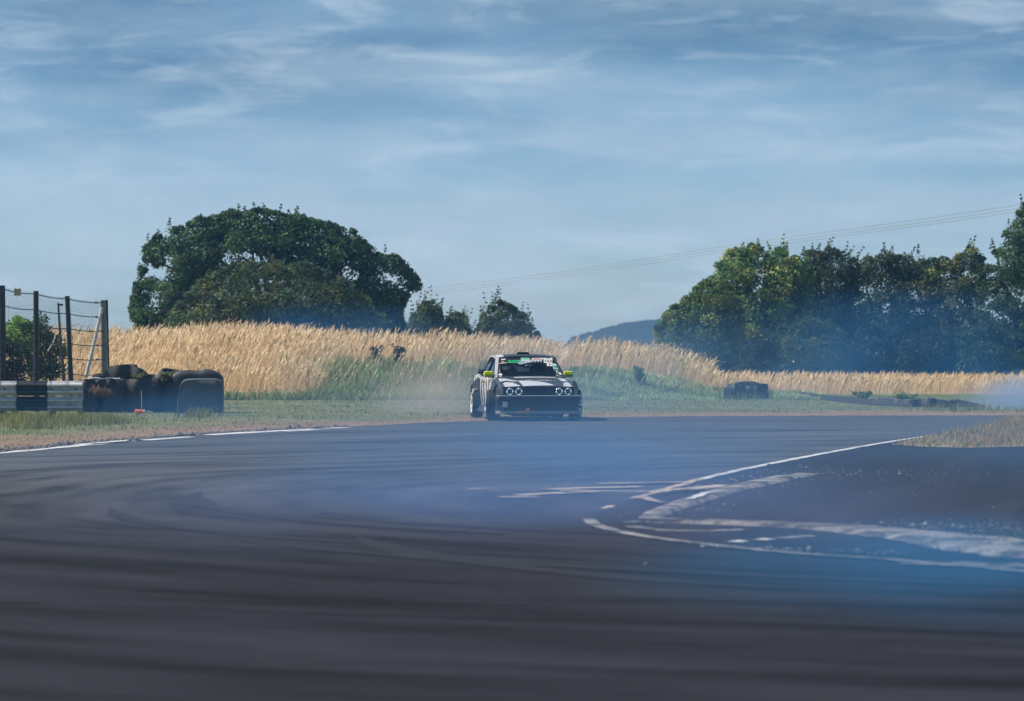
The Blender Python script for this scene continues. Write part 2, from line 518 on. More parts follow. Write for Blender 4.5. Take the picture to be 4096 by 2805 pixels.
def worn(name, hi, lo, a, b, scale):
    """paint or concrete worn through to dark tarmac in blotches"""
    m = bpy.data.materials.new(name); m.use_nodes = True
    t = m.node_tree; p = t.nodes['Principled BSDF']; p.inputs['Roughness'].default_value = 0.8; p.inputs['Specular IOR Level'].default_value = 0.2
    geo = N(t, 'ShaderNodeNewGeometry')
    nz = N(t, 'ShaderNodeTexNoise', i_Scale=scale, i_Detail=8.0, i_Roughness=0.72, i_Distortion=0.4); L(t, geo.outputs['Position'], nz.inputs['Vector'])
    mid = tuple(l_ + (h_ - l_) * 0.6 for l_, h_ in zip(lo, hi))
    rp = ramp(t, [(a, lo), ((a + b) / 2, mid), (b, hi)]); L(t, nz.outputs['Fac'], rp.inputs['Fac']); L(t, rp.outputs['Color'], p.inputs['Base Color'])
    return m


M['paint'] = worn('worn white road paint', (0.40, 0.39, 0.37), (0.04, 0.04, 0.043), 0.40, 0.66, 2.4)
M['scrape'] = worn('pale scraped tarmac', (0.66, 0.53, 0.40), (0.08, 0.07, 0.06), 0.32, 0.58, 1.8)
M['paint_bright'] = worn('white edge line paint', (0.70, 0.69, 0.67), (0.06, 0.06, 0.063), 0.30, 0.52, 2.0)
M['kerb'] = worn('worn pale kerb concrete', (0.36, 0.325, 0.295), (0.028, 0.028, 0.031), 0.42, 0.61, 2.1)


def jitter_edge(pts, n, amp, seed):
    r = random.Random(seed)
    out = []
    for a_, b_ in zip(pts[:-1], pts[1:]):
        for k in range(n):
            q = a_.lerp(b_, k / n)
            out.append(Vector((q.x, q.y + r.uniform(-amp, amp), 0)))
    out.append(pts[-1])
    return out


edge_pts = jitter_edge(EDGE, 14, 0.16, 3)
track = sheet('race_track', edge_pts + [Vector((90, 40, 0)), Vector((60, -30, 0)), Vector((-60, -30, 0)), Vector((-40, 25, 0))], 0.004, M['asphalt'])


def bez(pts, n=10):
    """Catmull-Rom through pts"""
    out = []
    P = [pts[0] * 2 - pts[1]] + list(pts) + [pts[-1] * 2 - pts[-2]]
    for i in range(1, len(P) - 2):
        for k in range(n):
            u = k / n
            a_, b_, c_, d_ = P[i - 1], P[i], P[i + 1], P[i + 2]
            out.append(0.5 * ((2 * b_) + (c_ - a_) * u + (2 * a_ - 5 * b_ + 4 * c_ - d_) * u * u + (3 * b_ - a_ - 3 * c_ + d_) * u ** 3))
    out.append(pts[-1])
    return out


# far strip of older surfacing beyond the seam
seam = [gd(-60, 455), gd(150, 441), gd(380, 430.5), gd(640, 429.5), gd(900, 431), gd(1100, 431)]
seam_b = bez(seam, 8)
sx_ = np.array([q.x for q in seam_b]); sy_ = np.array([q.y for q in seam_b]); o_ = np.argsort(sx_)
mb = MB(); strip = []
for x_ in np.linspace(-4.8, 22, 60):
    y1_ = float(edge_y(x_)) - 0.3
    y0_ = min(float(np.interp(x_, sx_[o_], sy_[o_])) + random.uniform(-.05, .05), y1_ - 0.05)
    strip.append([Vector((x_, y0_, 0.008)), Vector((x_, y1_, 0.008))])
mb.loft(strip, closed=False, cap=False)
prop(mb.build('track_far_lane', M['asphalt_far']), kind='structure')

# infield apron between the two white lines
line_far = bez([gd(588, 520.5), gd(594, 514), gd(612, 507), gd(640, 498), gd(720, 475.5), gd(820, 455), gd(900, 441), gd(958, 433.0)], 10)
line_near = bez([gd(588, 520.5), gd(600, 528), gd(640, 537), gd(700, 545), gd(780, 553.5), gd(900, 562), gd(1030, 573.5), gd(1250, 590)], 10)
ap = [Vector((q.x + 0.03, q.y, 0)) for q in line_near]
apf = [Vector((q.x + 0.03, q.y, 0)) for q in line_far]
sheet('infield_apron', ap + [Vector((30, 24, 0)), Vector((34, 66, 0))] + list(reversed(apf[1:])), 0.012, M['apron'])


def ribbon(name, pts, wd, z, m, seed=0, gaps=0.0, rag=0.15, kind='structure', label=None):
    """a painted line of width wd along pts, with worn edges and missing lengths"""
    r = random.Random(seed)
    mb = MB()
    fine = []
    for a_, b_ in zip(pts[:-1], pts[1:]):
        k = max(1, int((b_ - a_).length / 0.35))
        for i in range(k):
            fine.append(a_.lerp(b_, i / k))
    fine.append(pts[-1])
    prevL = prevR = None
    on = True
    for i in range(len(fine)):
        tdir = (fine[min(i + 1, len(fine) - 1)] - fine[max(i - 1, 0)]).normalized()
        nrm = Vector((-tdir.y, tdir.x, 0))
        w_ = wd(i / len(fine)) if callable(wd) else wd
        l_ = fine[i] + nrm * w_ / 2 * (1 + r.uniform(-rag, rag)); r_ = fine[i] - nrm * w_ / 2 * (1 + r.uniform(-rag, rag))
        l_.z = r_.z = z
        if r.random() < gaps:
            on = not on
        if prevL is not None and (on or gaps == 0):
            mb.add([prevL, prevR, r_, l_], [(0, 1, 2, 3)])
        prevL, prevR = l_, r_
    o = mb.build(name, m)
    return prop(o, kind=kind)


k_far = min(range(len(line_far)), key=lambda k: abs(line_far[k].y - gd(712, 480).y))
ribbon('edge_line', line_far[k_far:], lambda f: 0.12 - 0.02 * f, 0.016, M['paint_bright'], 1, rag=0.25)
ribbon('edge_line', line_far[16:k_far + 1], lambda f: 0.07 + 0.05 * f, 0.016, M['scrape'], 31, gaps=0.05, rag=0.5)
ribbon('edge_line', line_near[:27], 0.12, 0.016, M['paint'], 2)
ribbon('edge_line', line_near[26:], 0.11, 0.016, M['paint'], 5, rag=0.3)
ribbon('edge_line', [Vector((p.x + 0.1, p.y - 0.75, 0)) for p in bez(EDGE[1:7], 8)], 0.36, 0.012, M['paint_bright'], 3, gaps=0.07, rag=0.35)
ribbon('edge_line', [Vector((p.x + 0.1, p.y - 1.25, 0)) for p in bez(EDGE[2:6], 8)], 0.22, 0.012, M['paint_bright'], 4, gaps=0.14, rag=0.5)

# single dark tyre marks laid round the corner
M['mark'] = worn('rubber tyre mark', (0.0145, 0.0145, 0.018), (0.022, 0.021, 0.026), 0.34, 0.60, 1.0)
rm = random.Random(12)
for k in range(10):
    rad = rm.uniform(11.5, 24.0); a0 = rm.uniform(175, 225); a1 = a0 + rm.uniform(25, 70)
    cx_, cy_ = 9.4 + rm.uniform(-2.5, 2.5), 37.0 + rm.uniform(-4, 4)
    pts = [Vector((cx_ + rad * (1 + .10 * u) * math.cos(R(a0 + (a1 - a0) * u)), cy_ + rad * math.sin(R(a0 + (a1 - a0) * u)), 0)) for u in np.linspace(0, 1, 26)]
    pts = [q for q in pts if 20.5 < q.y < 60 and abs(q.x) < 16]
    if len(pts) > 5:
        ribbon('tyre_mark', pts, (lambda f, w0=rm.uniform(.20, .36): w0 * min(1, 5 * f + .03, 5 * (1 - f) + .03)), 0.0085 + 0.0002 * k, M['mark'], 50 + k, rag=0.2)

# raised worn kerb inside the apex
def kerb(name, pts, wd, h, seed):
    r = random.Random(seed)
    mb = MB(); rings = []
    for i, q in enumerate(pts):
        tdir = (pts[min(i + 1, len(pts) - 1)] - pts[max(i - 1, 0)]).normalized()
        nrm = Vector((-tdir.y, tdir.x, 0))
        f = i / (len(pts) - 1)
        w_ = (wd(f) if callable(wd) else wd) * (1 + r.uniform(-0.12, 0.12))
        hh = h * min(1, 6 * f + 0.15, 6 * (1 - f) + 0.15)
        rings.append([q + nrm * w_ / 2 + Vector((0, 0, 0.002)), q + nrm * w_ * 0.32 + Vector((0, 0, hh + r.uniform(-.004, .004))), q - nrm * w_ * 0.3 + Vector((0, 0, hh + r.uniform(-.004, .004))), q - nrm * w_ / 2 + Vector((0, 0, 0.002))])
    mb.loft(rings, closed=True, cap=True)
    return prop(mb.build(name, M['kerb'], smooth=40), kind='structure')


kerb('kerb', bez([gd(812, 473.5), gd(770, 482), gd(720, 494), gd(690, 503), gd(662, 513), gd(645, 521)], 9), lambda f: 0.44 - 0.20 * f, 0.04, 5)
kerb('kerb', bez([gd(640, 523.5), gd(700, 525), gd(800, 528.5), gd(880, 534), gd(950, 541), gd(1040, 553), gd(1200, 566)], 9), lambda f: 0.20 + 1.0 * max(0, f - 0.20) ** 1.1 * 2.0, 0.04, 6)
ribbon('kerb_paint', bez([gd(640, 523.0), gd(720, 525), gd(800, 527.8), gd(880, 532)], 8), 0.12, 0.046, M['paint'], 9, gaps=0.04, rag=0.35)
ribbon('kerb_paint', bez([gd(640, 522.5), gd(629, 524.5), gd(636, 528.5), gd(665, 532), gd(710, 532.5), gd(745, 531)], 8), 0.13, 0.017, M['paint'], 11, gaps=0.04, rag=0.4)
ribbon('kerb_paint', bez([gd(732, 544), gd(760, 542), gd(785, 540), gd(808, 538)], 8), 0.14, 0.020, M['paint_bright'], 10, gaps=0.35, rag=0.6)
ribbon('kerb_paint', bez([gd(690, 504), gd(715, 495), gd(740, 488.5), gd(766, 482.5)], 8), 0.10, 0.056, M['paint_bright'], 12, gaps=0.06, rag=0.5)
ribbon('dusty_strip', bez([gd(900, 566), gd(960, 566.5), gd(1040, 569), gd(1150, 573)], 8), lambda f: 0.2 + 0.5 * f, 0.020, M['kerb'], 13, gaps=0.05, rag=0.5)
# stray worn paint scrapes across the racing line
for k, (x0, y0, x1, y1, w_) in enumerate([(548, 491, 640, 488, .24), (515, 497, 600, 493.5, .22), (600, 486, 690, 484, .16), (500, 500, 610, 498, .16), (540, 521.5, 588, 520.5, .08), (642, 500, 662, 506, .12), (560, 494.5, 645, 495.5, .20), (655, 496, 720, 489, .22), (690, 494, 740, 491, .16), (470, 494, 560, 489, .14)]):
    ribbon('paint_scrape', [gd(x0, y0), gd(x1, y1)], w_, 0.021 + 0.004 * k, M['scrape'], 20 + k, gaps=0.2, rag=0.7)

# ------------------------------------------------------------------ haze and tyre smoke
def volume_mat(name, color, dens, aniso=0.0, hetero=None):
    m = bpy.data.materials.new(name); m.use_nodes = True
    t = m.node_tree
    t.nodes.remove(t.nodes['Principled BSDF'])
    out = t.nodes['Material Output']
    v = N(t, 'ShaderNodeVolumePrincipled')
    v.inputs['Color'].default_value = (*color, 1)
    v.inputs['Density'].default_value = dens
    v.inputs['Anisotropy'].default_value = aniso
    if hetero:
        scale, lo, hi, power = hetero
        tc = N(t, 'ShaderNodeTexCoord')
        dot = N(t, 'ShaderNodeVectorMath', operation='DOT_PRODUCT'); L(t, tc.outputs['Object'], dot.inputs[0]); L(t, tc.outputs['Object'], dot.inputs[1])
        inv = N(t, 'ShaderNodeMath', operation='SUBTRACT', use_clamp=True); inv.inputs[0].default_value = 1.0; L(t, dot.outputs['Value'], inv.inputs[1])
        pw = N(t, 'ShaderNodeMath', operation='POWER'); pw.inputs[1].default_value = power; L(t, inv.outputs[0], pw.inputs[0])
        geo = N(t, 'ShaderNodeNewGeometry')
        mp = N(t, 'ShaderNodeMapping'); mp.inputs['Scale'].default_value = scale; L(t, geo.outputs['Position'], mp.inputs['Vector'])
        nz = N(t, 'ShaderNodeTexNoise', i_Scale=1.0, i_Detail=2.0, i_Roughness=0.5); L(t, mp.outputs[0], nz.inputs['Vector'])
        mr = N(t, 'ShaderNodeMapRange', interpolation_type='SMOOTHSTEP'); mr.inputs[1].default_value = lo; mr.inputs[2].default_value = hi; L(t, nz.outputs['Fac'], mr.inputs[0])
        ml = N(t, 'ShaderNodeMath', operation='MULTIPLY'); L(t, pw.outputs[0], ml.inputs[0]); L(t, mr.outputs[0], ml.inputs[1])
        md = N(t, 'ShaderNodeMath', operation='MULTIPLY'); md.inputs[1].default_value = dens; L(t, ml.outputs[0], md.inputs[0])
        L(t, md.outputs[0], v.inputs['Density'])
    L(t, v.outputs[0], out.inputs['Volume'])
    m.cycles.homogeneous_volume = hetero is None
    return m


BLUE = (0.13, 0.42, 0.93)
PALEB = (0.50, 0.70, 0.99)
DEEP = (0.09, 0.38, 0.84)
DUST = (0.93, 0.82, 0.72)
hz = MB().box((0, 515, 25.0), (1440, 1130, 58.0)).build('haze', volume_mat('air', (0.20, 0.52, 0.98), 0.00046))
prop(hz, 'thin blue air over the whole circuit', None, kind='stuff')


def smoke(label, c, r, dens, color=BLUE, nscale=(0.25, 0.12, 0.5), lo=0.28, hi=0.72, power=1.2):
    bm = bmesh.new()
    bmesh.ops.create_icosphere(bm, subdivisions=3, radius=1.02)
    me = bpy.data.meshes.new('tyre_smoke'); bm.to_mesh(me); bm.free()
    o = link('tyre_smoke', me, volume_mat('tyre smoke', color, dens, 0.0, (nscale, lo, hi, power)))
    o.location = c
    o.scale = r
    return prop(o, label, None, kind='stuff')


smoke('thin blue tyre smoke lying low over the wide track', (2.8, 45, 0.1), (11.8, 19.5, 1.2), 0.042, (0.20, 0.48, 0.95), (0.16, 0.07, 0.4), 0.05, 0.85)
smoke('thick blue smoke drifting over the near infield apron', (5.6, 23.6, 0.05), (5.4, 5.6, 0.52), 0.30, (0.07, 0.42, 0.92), (0.35, 0.3, 0.8), 0.30, 0.62)
smoke('pale blue smoke in the middle of the track', (0.2, 40, 0.1), (3.6, 11, 0.75), 0.085, BLUE, (0.4, 0.2, 0.8))
smoke('thin blue smoke lying against the crash barrier and tyre wall', (-8.0, 73.2, 0.2), (3.4, 1.9, 0.75), 0.15, DEEP, (0.4, 0.4, 0.7))
smoke('soft purple blue smoke drifting across the near part of the track', (0.6, 31.0, 0.05), (6.0, 7.0, 0.55), 0.10, (0.30, 0.46, 0.90), (0.3, 0.2, 0.8))
smoke('pale bank of tyre smoke at the right edge beyond the track', (13.8, 83, 0.1), (3.9, 5, 1.0), 1.1, PALEB, (0.4, 0.3, 0.6), 0.20, 0.75, 1.8)
smoke('soft smoke hanging behind the drifting car', (1.4, 81, 0.6), (9.0, 6, 1.9), 0.062, (0.30, 0.58, 0.96), (0.35, 0.2, 0.6), 0.15, 0.8)
smoke('tan dust and smoke beside the spinning rear wheel', (-1.75, 76.5, 0.3), (1.5, 3.0, 0.95), 0.22, DUST, (0.6, 0.4, 0.9), 0.2, 0.6)
smoke('blue smoke drifting in front of the right hand trees', (12.0, 112, 1.0), (10.5, 8, 2.5), 0.072, DEEP, (0.22, 0.15, 0.4), 0.2, 0.75)
smoke('blue smoke drifting along the green bank', (2.0, 91, 0.6), (9.0, 4, 1.4), 0.032, (0.22, 0.60, 0.88), (0.3, 0.2, 0.5), 0.3, 0.65)

smoke('blue smoke hanging before the foot of the domed oak', (-5.8, 115, 1.3), (4.8, 5, 1.7), 0.10, DEEP, (0.3, 0.2, 0.5), 0.3, 0.65)

# ------------------------------------------------------------------ hill, trees
hx = np.linspace(-20, 160, 200); hy = np.linspace(820, 1050, 24)
HXX, HYY = np.meshgrid(hx, hy)
top = np.interp(hx, (np.array([560, 575, 592, 610, 630, 660, 720, 800, 1100]) - 512) / F * 900, [-4, 0.8, 2.2, 3.5, 4.6, 5.6, 6.6, 6.0, 2.0])
lump = 0.35 * np.abs(np.sin(hx * 1.9)) + 0.3 * np.abs(np.sin(hx * 3.3 + 1)) + rng.uniform(0, 0.25, len(hx))
prof = np.sin(np.clip((hy - 820) / 230, 0, 1) * math.pi)[:, None] ** 0.6
HZZ = -3.5 + (top + lump + 3.5)[None, :] * prof + rng.uniform(-0.2, 0.2, HXX.shape)
hv = np.stack([HXX.ravel(), HYY.ravel(), HZZ.ravel()], 1)
hi_ = np.arange(len(hx) * len(hy)).reshape(len(hy), len(hx))
hf = np.stack([hi_[:-1, :-1].ravel(), hi_[:-1, 1:].ravel(), hi_[1:, 1:].ravel(), hi_[1:, :-1].ravel()], 1)
hm = mat('wooded hillside', (0.012, 0.024, 0.020), 0.95, var=0.5, vscale=0.4)
prop(link('hill', np_mesh('hill', hv, hf), hm), kind='structure')


def inside(px, py, poly):
    n = len(poly); c = np.zeros(len(px), bool); j = n - 1
    for i in range(n):
        xi, yi = poly[i]; xj, yj = poly[j]
        k = ((yi > py) != (yj > py)) & (px < (xj - xi) * (py - yi) / (yj - yi + 1e-9) + xi)
        c ^= k; j = i
    return c


def edge_dist(px, py, poly):
    d = np.full(len(px), 1e9)
    for (ax, ay), (bx, by) in zip(poly, poly[1:] + poly[:1]):
        vx, vy = bx - ax, by - ay
        u = np.clip(((px - ax) * vx + (py - ay) * vy) / (vx * vx + vy * vy + 1e-9), 0, 1)
        d = np.minimum(d, np.hypot(px - ax - u * vx, py - ay - u * vy))
    return d


PAL_OAK = np.array([(0.028, 0.060, 0.018), (0.040, 0.080, 0.022), (0.055, 0.100, 0.030), (0.034, 0.062, 0.026)]) * 1.55
PAL_HAW = np.array([(0.050, 0.085, 0.030), (0.065, 0.095, 0.035), (0.090, 0.105, 0.035), (0.045, 0.080, 0.040), (0.055, 0.09, 0.045)]) * 1.5
PAL_SYC = np.array([(0.060, 0.110, 0.030), (0.080, 0.130, 0.035), (0.050, 0.095, 0.030), (0.150, 0.170, 0.045)]) * 2.0
PAL_DARK = np.array([(0.030, 0.055, 0.022), (0.045, 0.070, 0.025), (0.060, 0.075, 0.030)]) * 1.35
PAL_BRIGHT = np.array([(0.11, 0.21, 0.030), (0.15, 0.26, 0.035), (0.08, 0.16, 0.03)]) * 1.4


def leaf_cloud(cent, radii, n_per, size, pal, r, up=0.35, droop=0.7, per_clump_tint=0.42, aspect=0.62):
    """leaf-sized faces scattered in clumps; returns verts, faces, cols"""
    nC = len(cent)
    n = nC * n_per
    ci = np.repeat(np.arange(nC), n_per)
    d = r.normal(size=(n, 3)); d /= np.linalg.norm(d, axis=1)[:, None]
    rad = r.uniform(0.25, 1.0, n) ** 0.5
    off = d * (rad * radii[ci])[:, None]
    off[:, 2] *= droop
    c = cent[ci] + off
    nrm = d * 0.7 + r.normal(size=(n, 3)) * 0.7 + np.array([0, 0, up])
    nrm /= np.linalg.norm(nrm, axis=1)[:, None]
    a = np.cross(nrm, r.normal(size=(n, 3))); a /= np.linalg.norm(a, axis=1)[:, None] + 1e-9
    b = np.cross(nrm, a)
    s = size * r.uniform(0.6, 1.35, n)
    A = a * s[:, None]; B = b * (s * aspect)[:, None]
    bend = nrm * (s * 0.18)[:, None]
    v = np.stack([c - A * 0.5, c + B * 0.5 - bend * 0.4, c + A * 0.5, c - B * 0.5 - bend * 0.4], 1).reshape(-1, 3)
    f = np.arange(n * 4).reshape(n, 4)
    pc = pal[r.integers(0, len(pal), nC)] * r.uniform(1 - per_clump_tint, 1 + per_clump_tint, nC)[:, None]
    col = pc[ci] * r.uniform(0.75, 1.3, n)[:, None]
    return v, f, np.repeat(col, 4, axis=0)


def tree(name, label, cat, poly, D, pal, seed, clumps=260, n_per=46, size=0.17, clump_r=0.42, max_depth=60, base=None, trunk_r=0.22, limbs=7, holes=(), group=None, spikes=0, spike_len=0.7, spike_lean=0.15):
    """poly: the outline of the crown (picture units at distance D); the crown is a real volume as deep as it is wide"""
    r = np.random.default_rng(seed)
    P = np.array(poly, float)
    s = D / F
    xs_, ys_ = [], []
    need = clumps
    while need > 0:
        qx = r.uniform(P[:, 0].min(), P[:, 0].max(), need * 3); qy = r.uniform(P[:, 1].min(), P[:, 1].max(), need * 3)
        ok = inside(qx, qy, poly)
        for hx_, hy_, ha, hb in holes:
            ok &= ((qx - hx_) / (ha + clump_r * 0.5 / s)) ** 2 + ((qy - hy_) / (hb + clump_r * 0.5 / s)) ** 2 > 1
        xs_ += list(qx[ok][:need]); ys_ += list(qy[ok][:need]); need = clumps - len(xs_)
    qx, qy = np.array(xs_), np.array(ys_)
    ed = edge_dist(qx, qy, poly)
    # clumps along the outline sit close to it: pull them in by their own radius
    hd = np.minimum(ed * 1.2 + 3, max_depth) * s
    side = r.uniform(-1, 1, clumps)
    side = np.sign(side) * np.abs(side) ** 0.45
    yy = D + side * hd
    for hx_, hy_, ha, hb in holes:
        pass
    cent = np.stack([(qx - 512) * s, yy, CAMH + (HY - qy) * s], 1)
    rad = clump_r * r.uniform(0.6, 1.25, clumps)
    rad = np.minimum(rad, 0.14 + ed * s * 0.9)
    v, f, c = leaf_cloud(cent, rad, n_per, size, pal, r)
    if spikes:
        # long shoots standing out of the outline
        k = r.integers(0, len(poly), spikes)
        u = r.random(spikes)
        a_ = P[k]; b_ = P[(k + 1) % len(poly)]
        q = a_ + (b_ - a_) * u[:, None]
        q = q[q[:, 1] < np.percentile(P[:, 1], 65)]
        sc, sr = [], []
        for x_, y_ in q:
            L_ = r.uniform(0.4, 1.0) * spike_len; ln = r.normal(spike_lean, 0.25); dy = r.uniform(-1.2, 1.2)
            for h_ in np.linspace(0, 1, 5):
                sc.append(((x_ - 512) * s + ln * L_ * h_, D + dy, CAMH + (HY - y_) * s + L_ * h_ - 0.12)); sr.append(0.13 * (1.2 - h_))
        if sc:
            v2, f2, c2 = leaf_cloud(np.array(sc), np.array(sr), 9, size * 0.75, pal, r)
            f = np.concatenate([f, f2 + len(v)]); v = np.concatenate([v, v2]); c = np.concatenate([c, c2])
    if base is None:
        base = ((P[:, 0].mean() - 512) * s, D, 0)
    gz = float(height(base[0], base[1]))
    root = prop(empty(name, (base[0], base[1], gz)), label, cat, group)
    o = Vector((base[0], base[1], gz))
    v = v - np.array(o)
    link('crown', np_mesh('crown', v, f, c), M['leaf'], root)
    # trunk with limbs reaching into the crown
    mb = MB(); rr = random.Random(seed)
    cz = float(np.median(cent[:, 2])) - gz
    fork = Vector((rr.uniform(-.2, .2), rr.uniform(-.2, .2), max(0.5, cz * 0.45)))
    mb.tube([(0, 0, -0.25), (0.03, 0, 0.25), fork * 0.6, fork], [trunk_r * 1.5, trunk_r * 1.1, trunk_r * 0.9, trunk_r * 0.75], 9)
    pick = rr.sample(range(clumps), min(limbs, clumps))
    for k in pick:
        e = Vector(cent[k]) - o
        mid = fork.lerp(e, 0.5) + Vector((rr.uniform(-.3, .3), rr.uniform(-.3, .3), 0.25))
        mb.tube([fork * 0.9, mid, e], [trunk_r * 0.5, trunk_r * 0.28, trunk_r * 0.07], 6)
    mb.build('trunk', M['bark'], root, smooth=60)
    return root


# the big spreading oak with the hawthorn thicket under it
oak_poly = [(140, 336), (133, 322), (131, 306), (135, 294), (137, 282), (142, 270), (146, 258), (145, 248), (151, 243), (155, 236), (166, 233), (170, 228), (185, 226), (198, 218), (216, 216), (232, 211), (246, 212), (258, 209), (268, 210), (284, 215), (302, 213), (304, 219), (320, 220), (338, 225), (352, 229), (361, 234), (366, 243), (374, 246), (380, 256), (388, 254), (398, 256), (405, 266), (413, 272), (421, 284), (418, 291), (408, 294), (404, 304), (400, 314), (406, 330), (380, 336), (366, 326), (344, 304), (322, 290), (296, 280), (262, 278), (224, 286), (206, 298), (186, 318), (172, 336)]
tree('oak_tree', 'broad domed dark green oak tree behind the dry grass bank at the left', 'tree', oak_poly, 131, PAL_OAK, 21, clumps=900, n_per=85, size=0.126, clump_r=0.48, max_depth=70,
     base=((272 - 512) / F * 131, 132, 0), trunk_r=0.34, limbs=26, spikes=46, spike_len=0.45, spike_lean=0.0,
     holes=[(163, 272, 4, 2), (228, 259, 4, 2), (250, 256, 6, 2), (268, 262, 3, 2), (345, 271, 4, 4), (356, 276, 4, 2), (388, 275, 3, 2), (158, 299, 5, 2), (400, 286, 3, 3)])
tree('hawthorn_thicket', 'dense olive green thicket filling the space under the domed oak', 'bush', [(150, 338), (168, 318), (182, 300), (200, 280), (222, 270), (244, 262), (258, 264), (272, 258), (286, 266), (306, 263), (322, 270), (342, 279), (360, 292), (376, 306), (392, 322), (402, 338)],
     127, PAL_HAW, 22, clumps=430, n_per=85, size=0.111, clump_r=0.45, max_depth=50, trunk_r=0.12, limbs=16, spikes=24, spike_len=0.5)
# small trees in the gap
tree('hawthorn_tree', 'small twiggy tree with a pointed crown just right of the domed oak', 'tree', [(404, 340), (410, 324), (415, 312), (422, 303), (432, 300), (438, 306), (441, 317), (450, 326), (452, 340)], 150, PAL_HAW * 0.9, 23, clumps=120, n_per=61, size=0.118, clump_r=0.27, max_depth=16, trunk_r=0.08, limbs=14, spikes=22, spike_len=0.8)
tree('hawthorn_tree', 'low small tree with open twigs midway between oak and car', 'tree', [(436, 340), (442, 326), (449, 318), (458, 313), (465, 317), (469, 328), (474, 340)], 150, PAL_HAW * 0.9, 24, clumps=95, n_per=54, size=0.111, clump_r=0.24, max_depth=14, trunk_r=0.07, limbs=14, spikes=22, spike_len=0.7)
tree('hawthorn_tree', 'rounded small tree above the grass crest behind the car roof', 'tree', [(470, 344), (478, 326), (485, 313), (492, 305), (500, 301), (510, 304), (521, 312), (530, 321), (537, 332), (542, 344)], 155, PAL_DARK, 25, clumps=190, n_per=68, size=0.118, clump_r=0.30, max_depth=26, trunk_r=0.10, limbs=16, spikes=34, spike_len=0.9)

# the belt of trees on the right
GR = 'belt of trees on the right'
DR = 138
tree('sycamore_tree', 'bright green leafy tree at the left end of the right hand tree belt', 'tree', [(714, 378), (712, 330), (708, 300), (714, 272), (718, 258), (730, 250), (744, 246), (756, 244), (768, 250), (780, 248), (790, 254), (806, 262), (812, 290), (806, 330), (800, 378)], DR, PAL_SYC, 31, clumps=420, n_per=85, size=0.141, clump_r=0.50, max_depth=48, trunk_r=0.22, limbs=16, group=GR, spikes=8)
tree('sloping_thicket', 'sloping green thicket at the left foot of the right hand tree belt', 'bush', [(656, 346), (656, 330), (664, 316), (676, 304), (692, 290), (704, 282), (716, 274), (730, 284), (742, 310), (744, 376), (720, 374), (690, 362)], DR - 4, PAL_SYC * 0.8, 32, clumps=330, n_per=78, size=0.118, clump_r=0.42, max_depth=40, trunk_r=0.14, limbs=12)
tree('ash_tree', 'tree with upright feathery shoots second along the right hand belt', 'tree', [(796, 378), (790, 320), (792, 270), (800, 254), (816, 250), (830, 249), (846, 252), (856, 262), (862, 290), (862, 378)], DR + 3, PAL_DARK * 1.1, 33, clumps=330, n_per=82, size=0.126, clump_r=0.46, max_depth=40, trunk_r=0.2, limbs=14, group=GR, spikes=20, spike_len=0.6, spike_lean=0.25)
tree('ash_tree', 'lower tree in the dip in the middle of the right hand belt', 'tree', [(846, 378), (844, 300), (850, 262), (862, 258), (878, 255), (886, 248), (894, 257), (904, 256), (916, 252), (928, 262), (936, 290), (936, 378)], DR + 2, PAL_DARK, 34, clumps=330, n_per=82, size=0.126, clump_r=0.46, max_depth=42, trunk_r=0.2, limbs=14, group=GR, spikes=12, spike_len=0.5)
tree('ash_tree', 'dark tree with a yellow green tip beside the tallest tree of the right hand belt', 'tree', [(920, 380), (918, 300), (924, 260), (946, 256), (956, 258), (962, 250), (974, 247), (982, 256), (986, 290), (990, 380)], DR + 1, np.concatenate([PAL_DARK, PAL_SYC[3:]]), 35, clumps=300, n_per=82, size=0.126, clump_r=0.46, max_depth=38, trunk_r=0.2, limbs=14, group=GR, spikes=7)
tree('tall_tree', 'tallest darkest tree of the right hand belt cut by the picture edge', 'tree', [(972, 382), (974, 320), (980, 276), (988, 262), (996, 250), (994, 244), (1004, 238), (1006, 228), (1014, 222), (1022, 206), (1036, 196), (1056, 190), (1080, 200), (1100, 230), (1110, 300), (1104, 382)], DR - 2, PAL_OAK * 0.9, 36, clumps=560, n_per=85, size=0.133, clump_r=0.52, max_depth=60, trunk_r=0.32, limbs=22, group=GR, spikes=10)
# shrubs at their feet
SG = 'shrubs along the foot of the right hand trees'
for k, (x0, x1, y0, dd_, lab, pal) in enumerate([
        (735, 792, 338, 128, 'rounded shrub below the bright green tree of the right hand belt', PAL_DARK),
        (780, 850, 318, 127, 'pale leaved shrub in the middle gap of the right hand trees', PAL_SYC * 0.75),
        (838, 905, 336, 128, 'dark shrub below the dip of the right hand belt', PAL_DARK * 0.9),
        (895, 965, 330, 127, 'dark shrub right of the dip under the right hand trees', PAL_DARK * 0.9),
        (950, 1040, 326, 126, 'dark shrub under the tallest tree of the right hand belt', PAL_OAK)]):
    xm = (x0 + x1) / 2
    tree('shrub', lab, 'bush', [(x0, 382), (x0 + 2, y0 + 26), (x0 + 12, y0 + 8), (xm - 6, y0), (xm + 10, y0 + 4), (x1 - 9, y0 + 12), (x1, y0 + 30), (x1, 382)], dd_, pal * 0.6, 40 + k, clumps=190, n_per=71, size=0.111, clump_r=0.40, max_depth=28, trunk_r=0.07, limbs=8, group=SG)

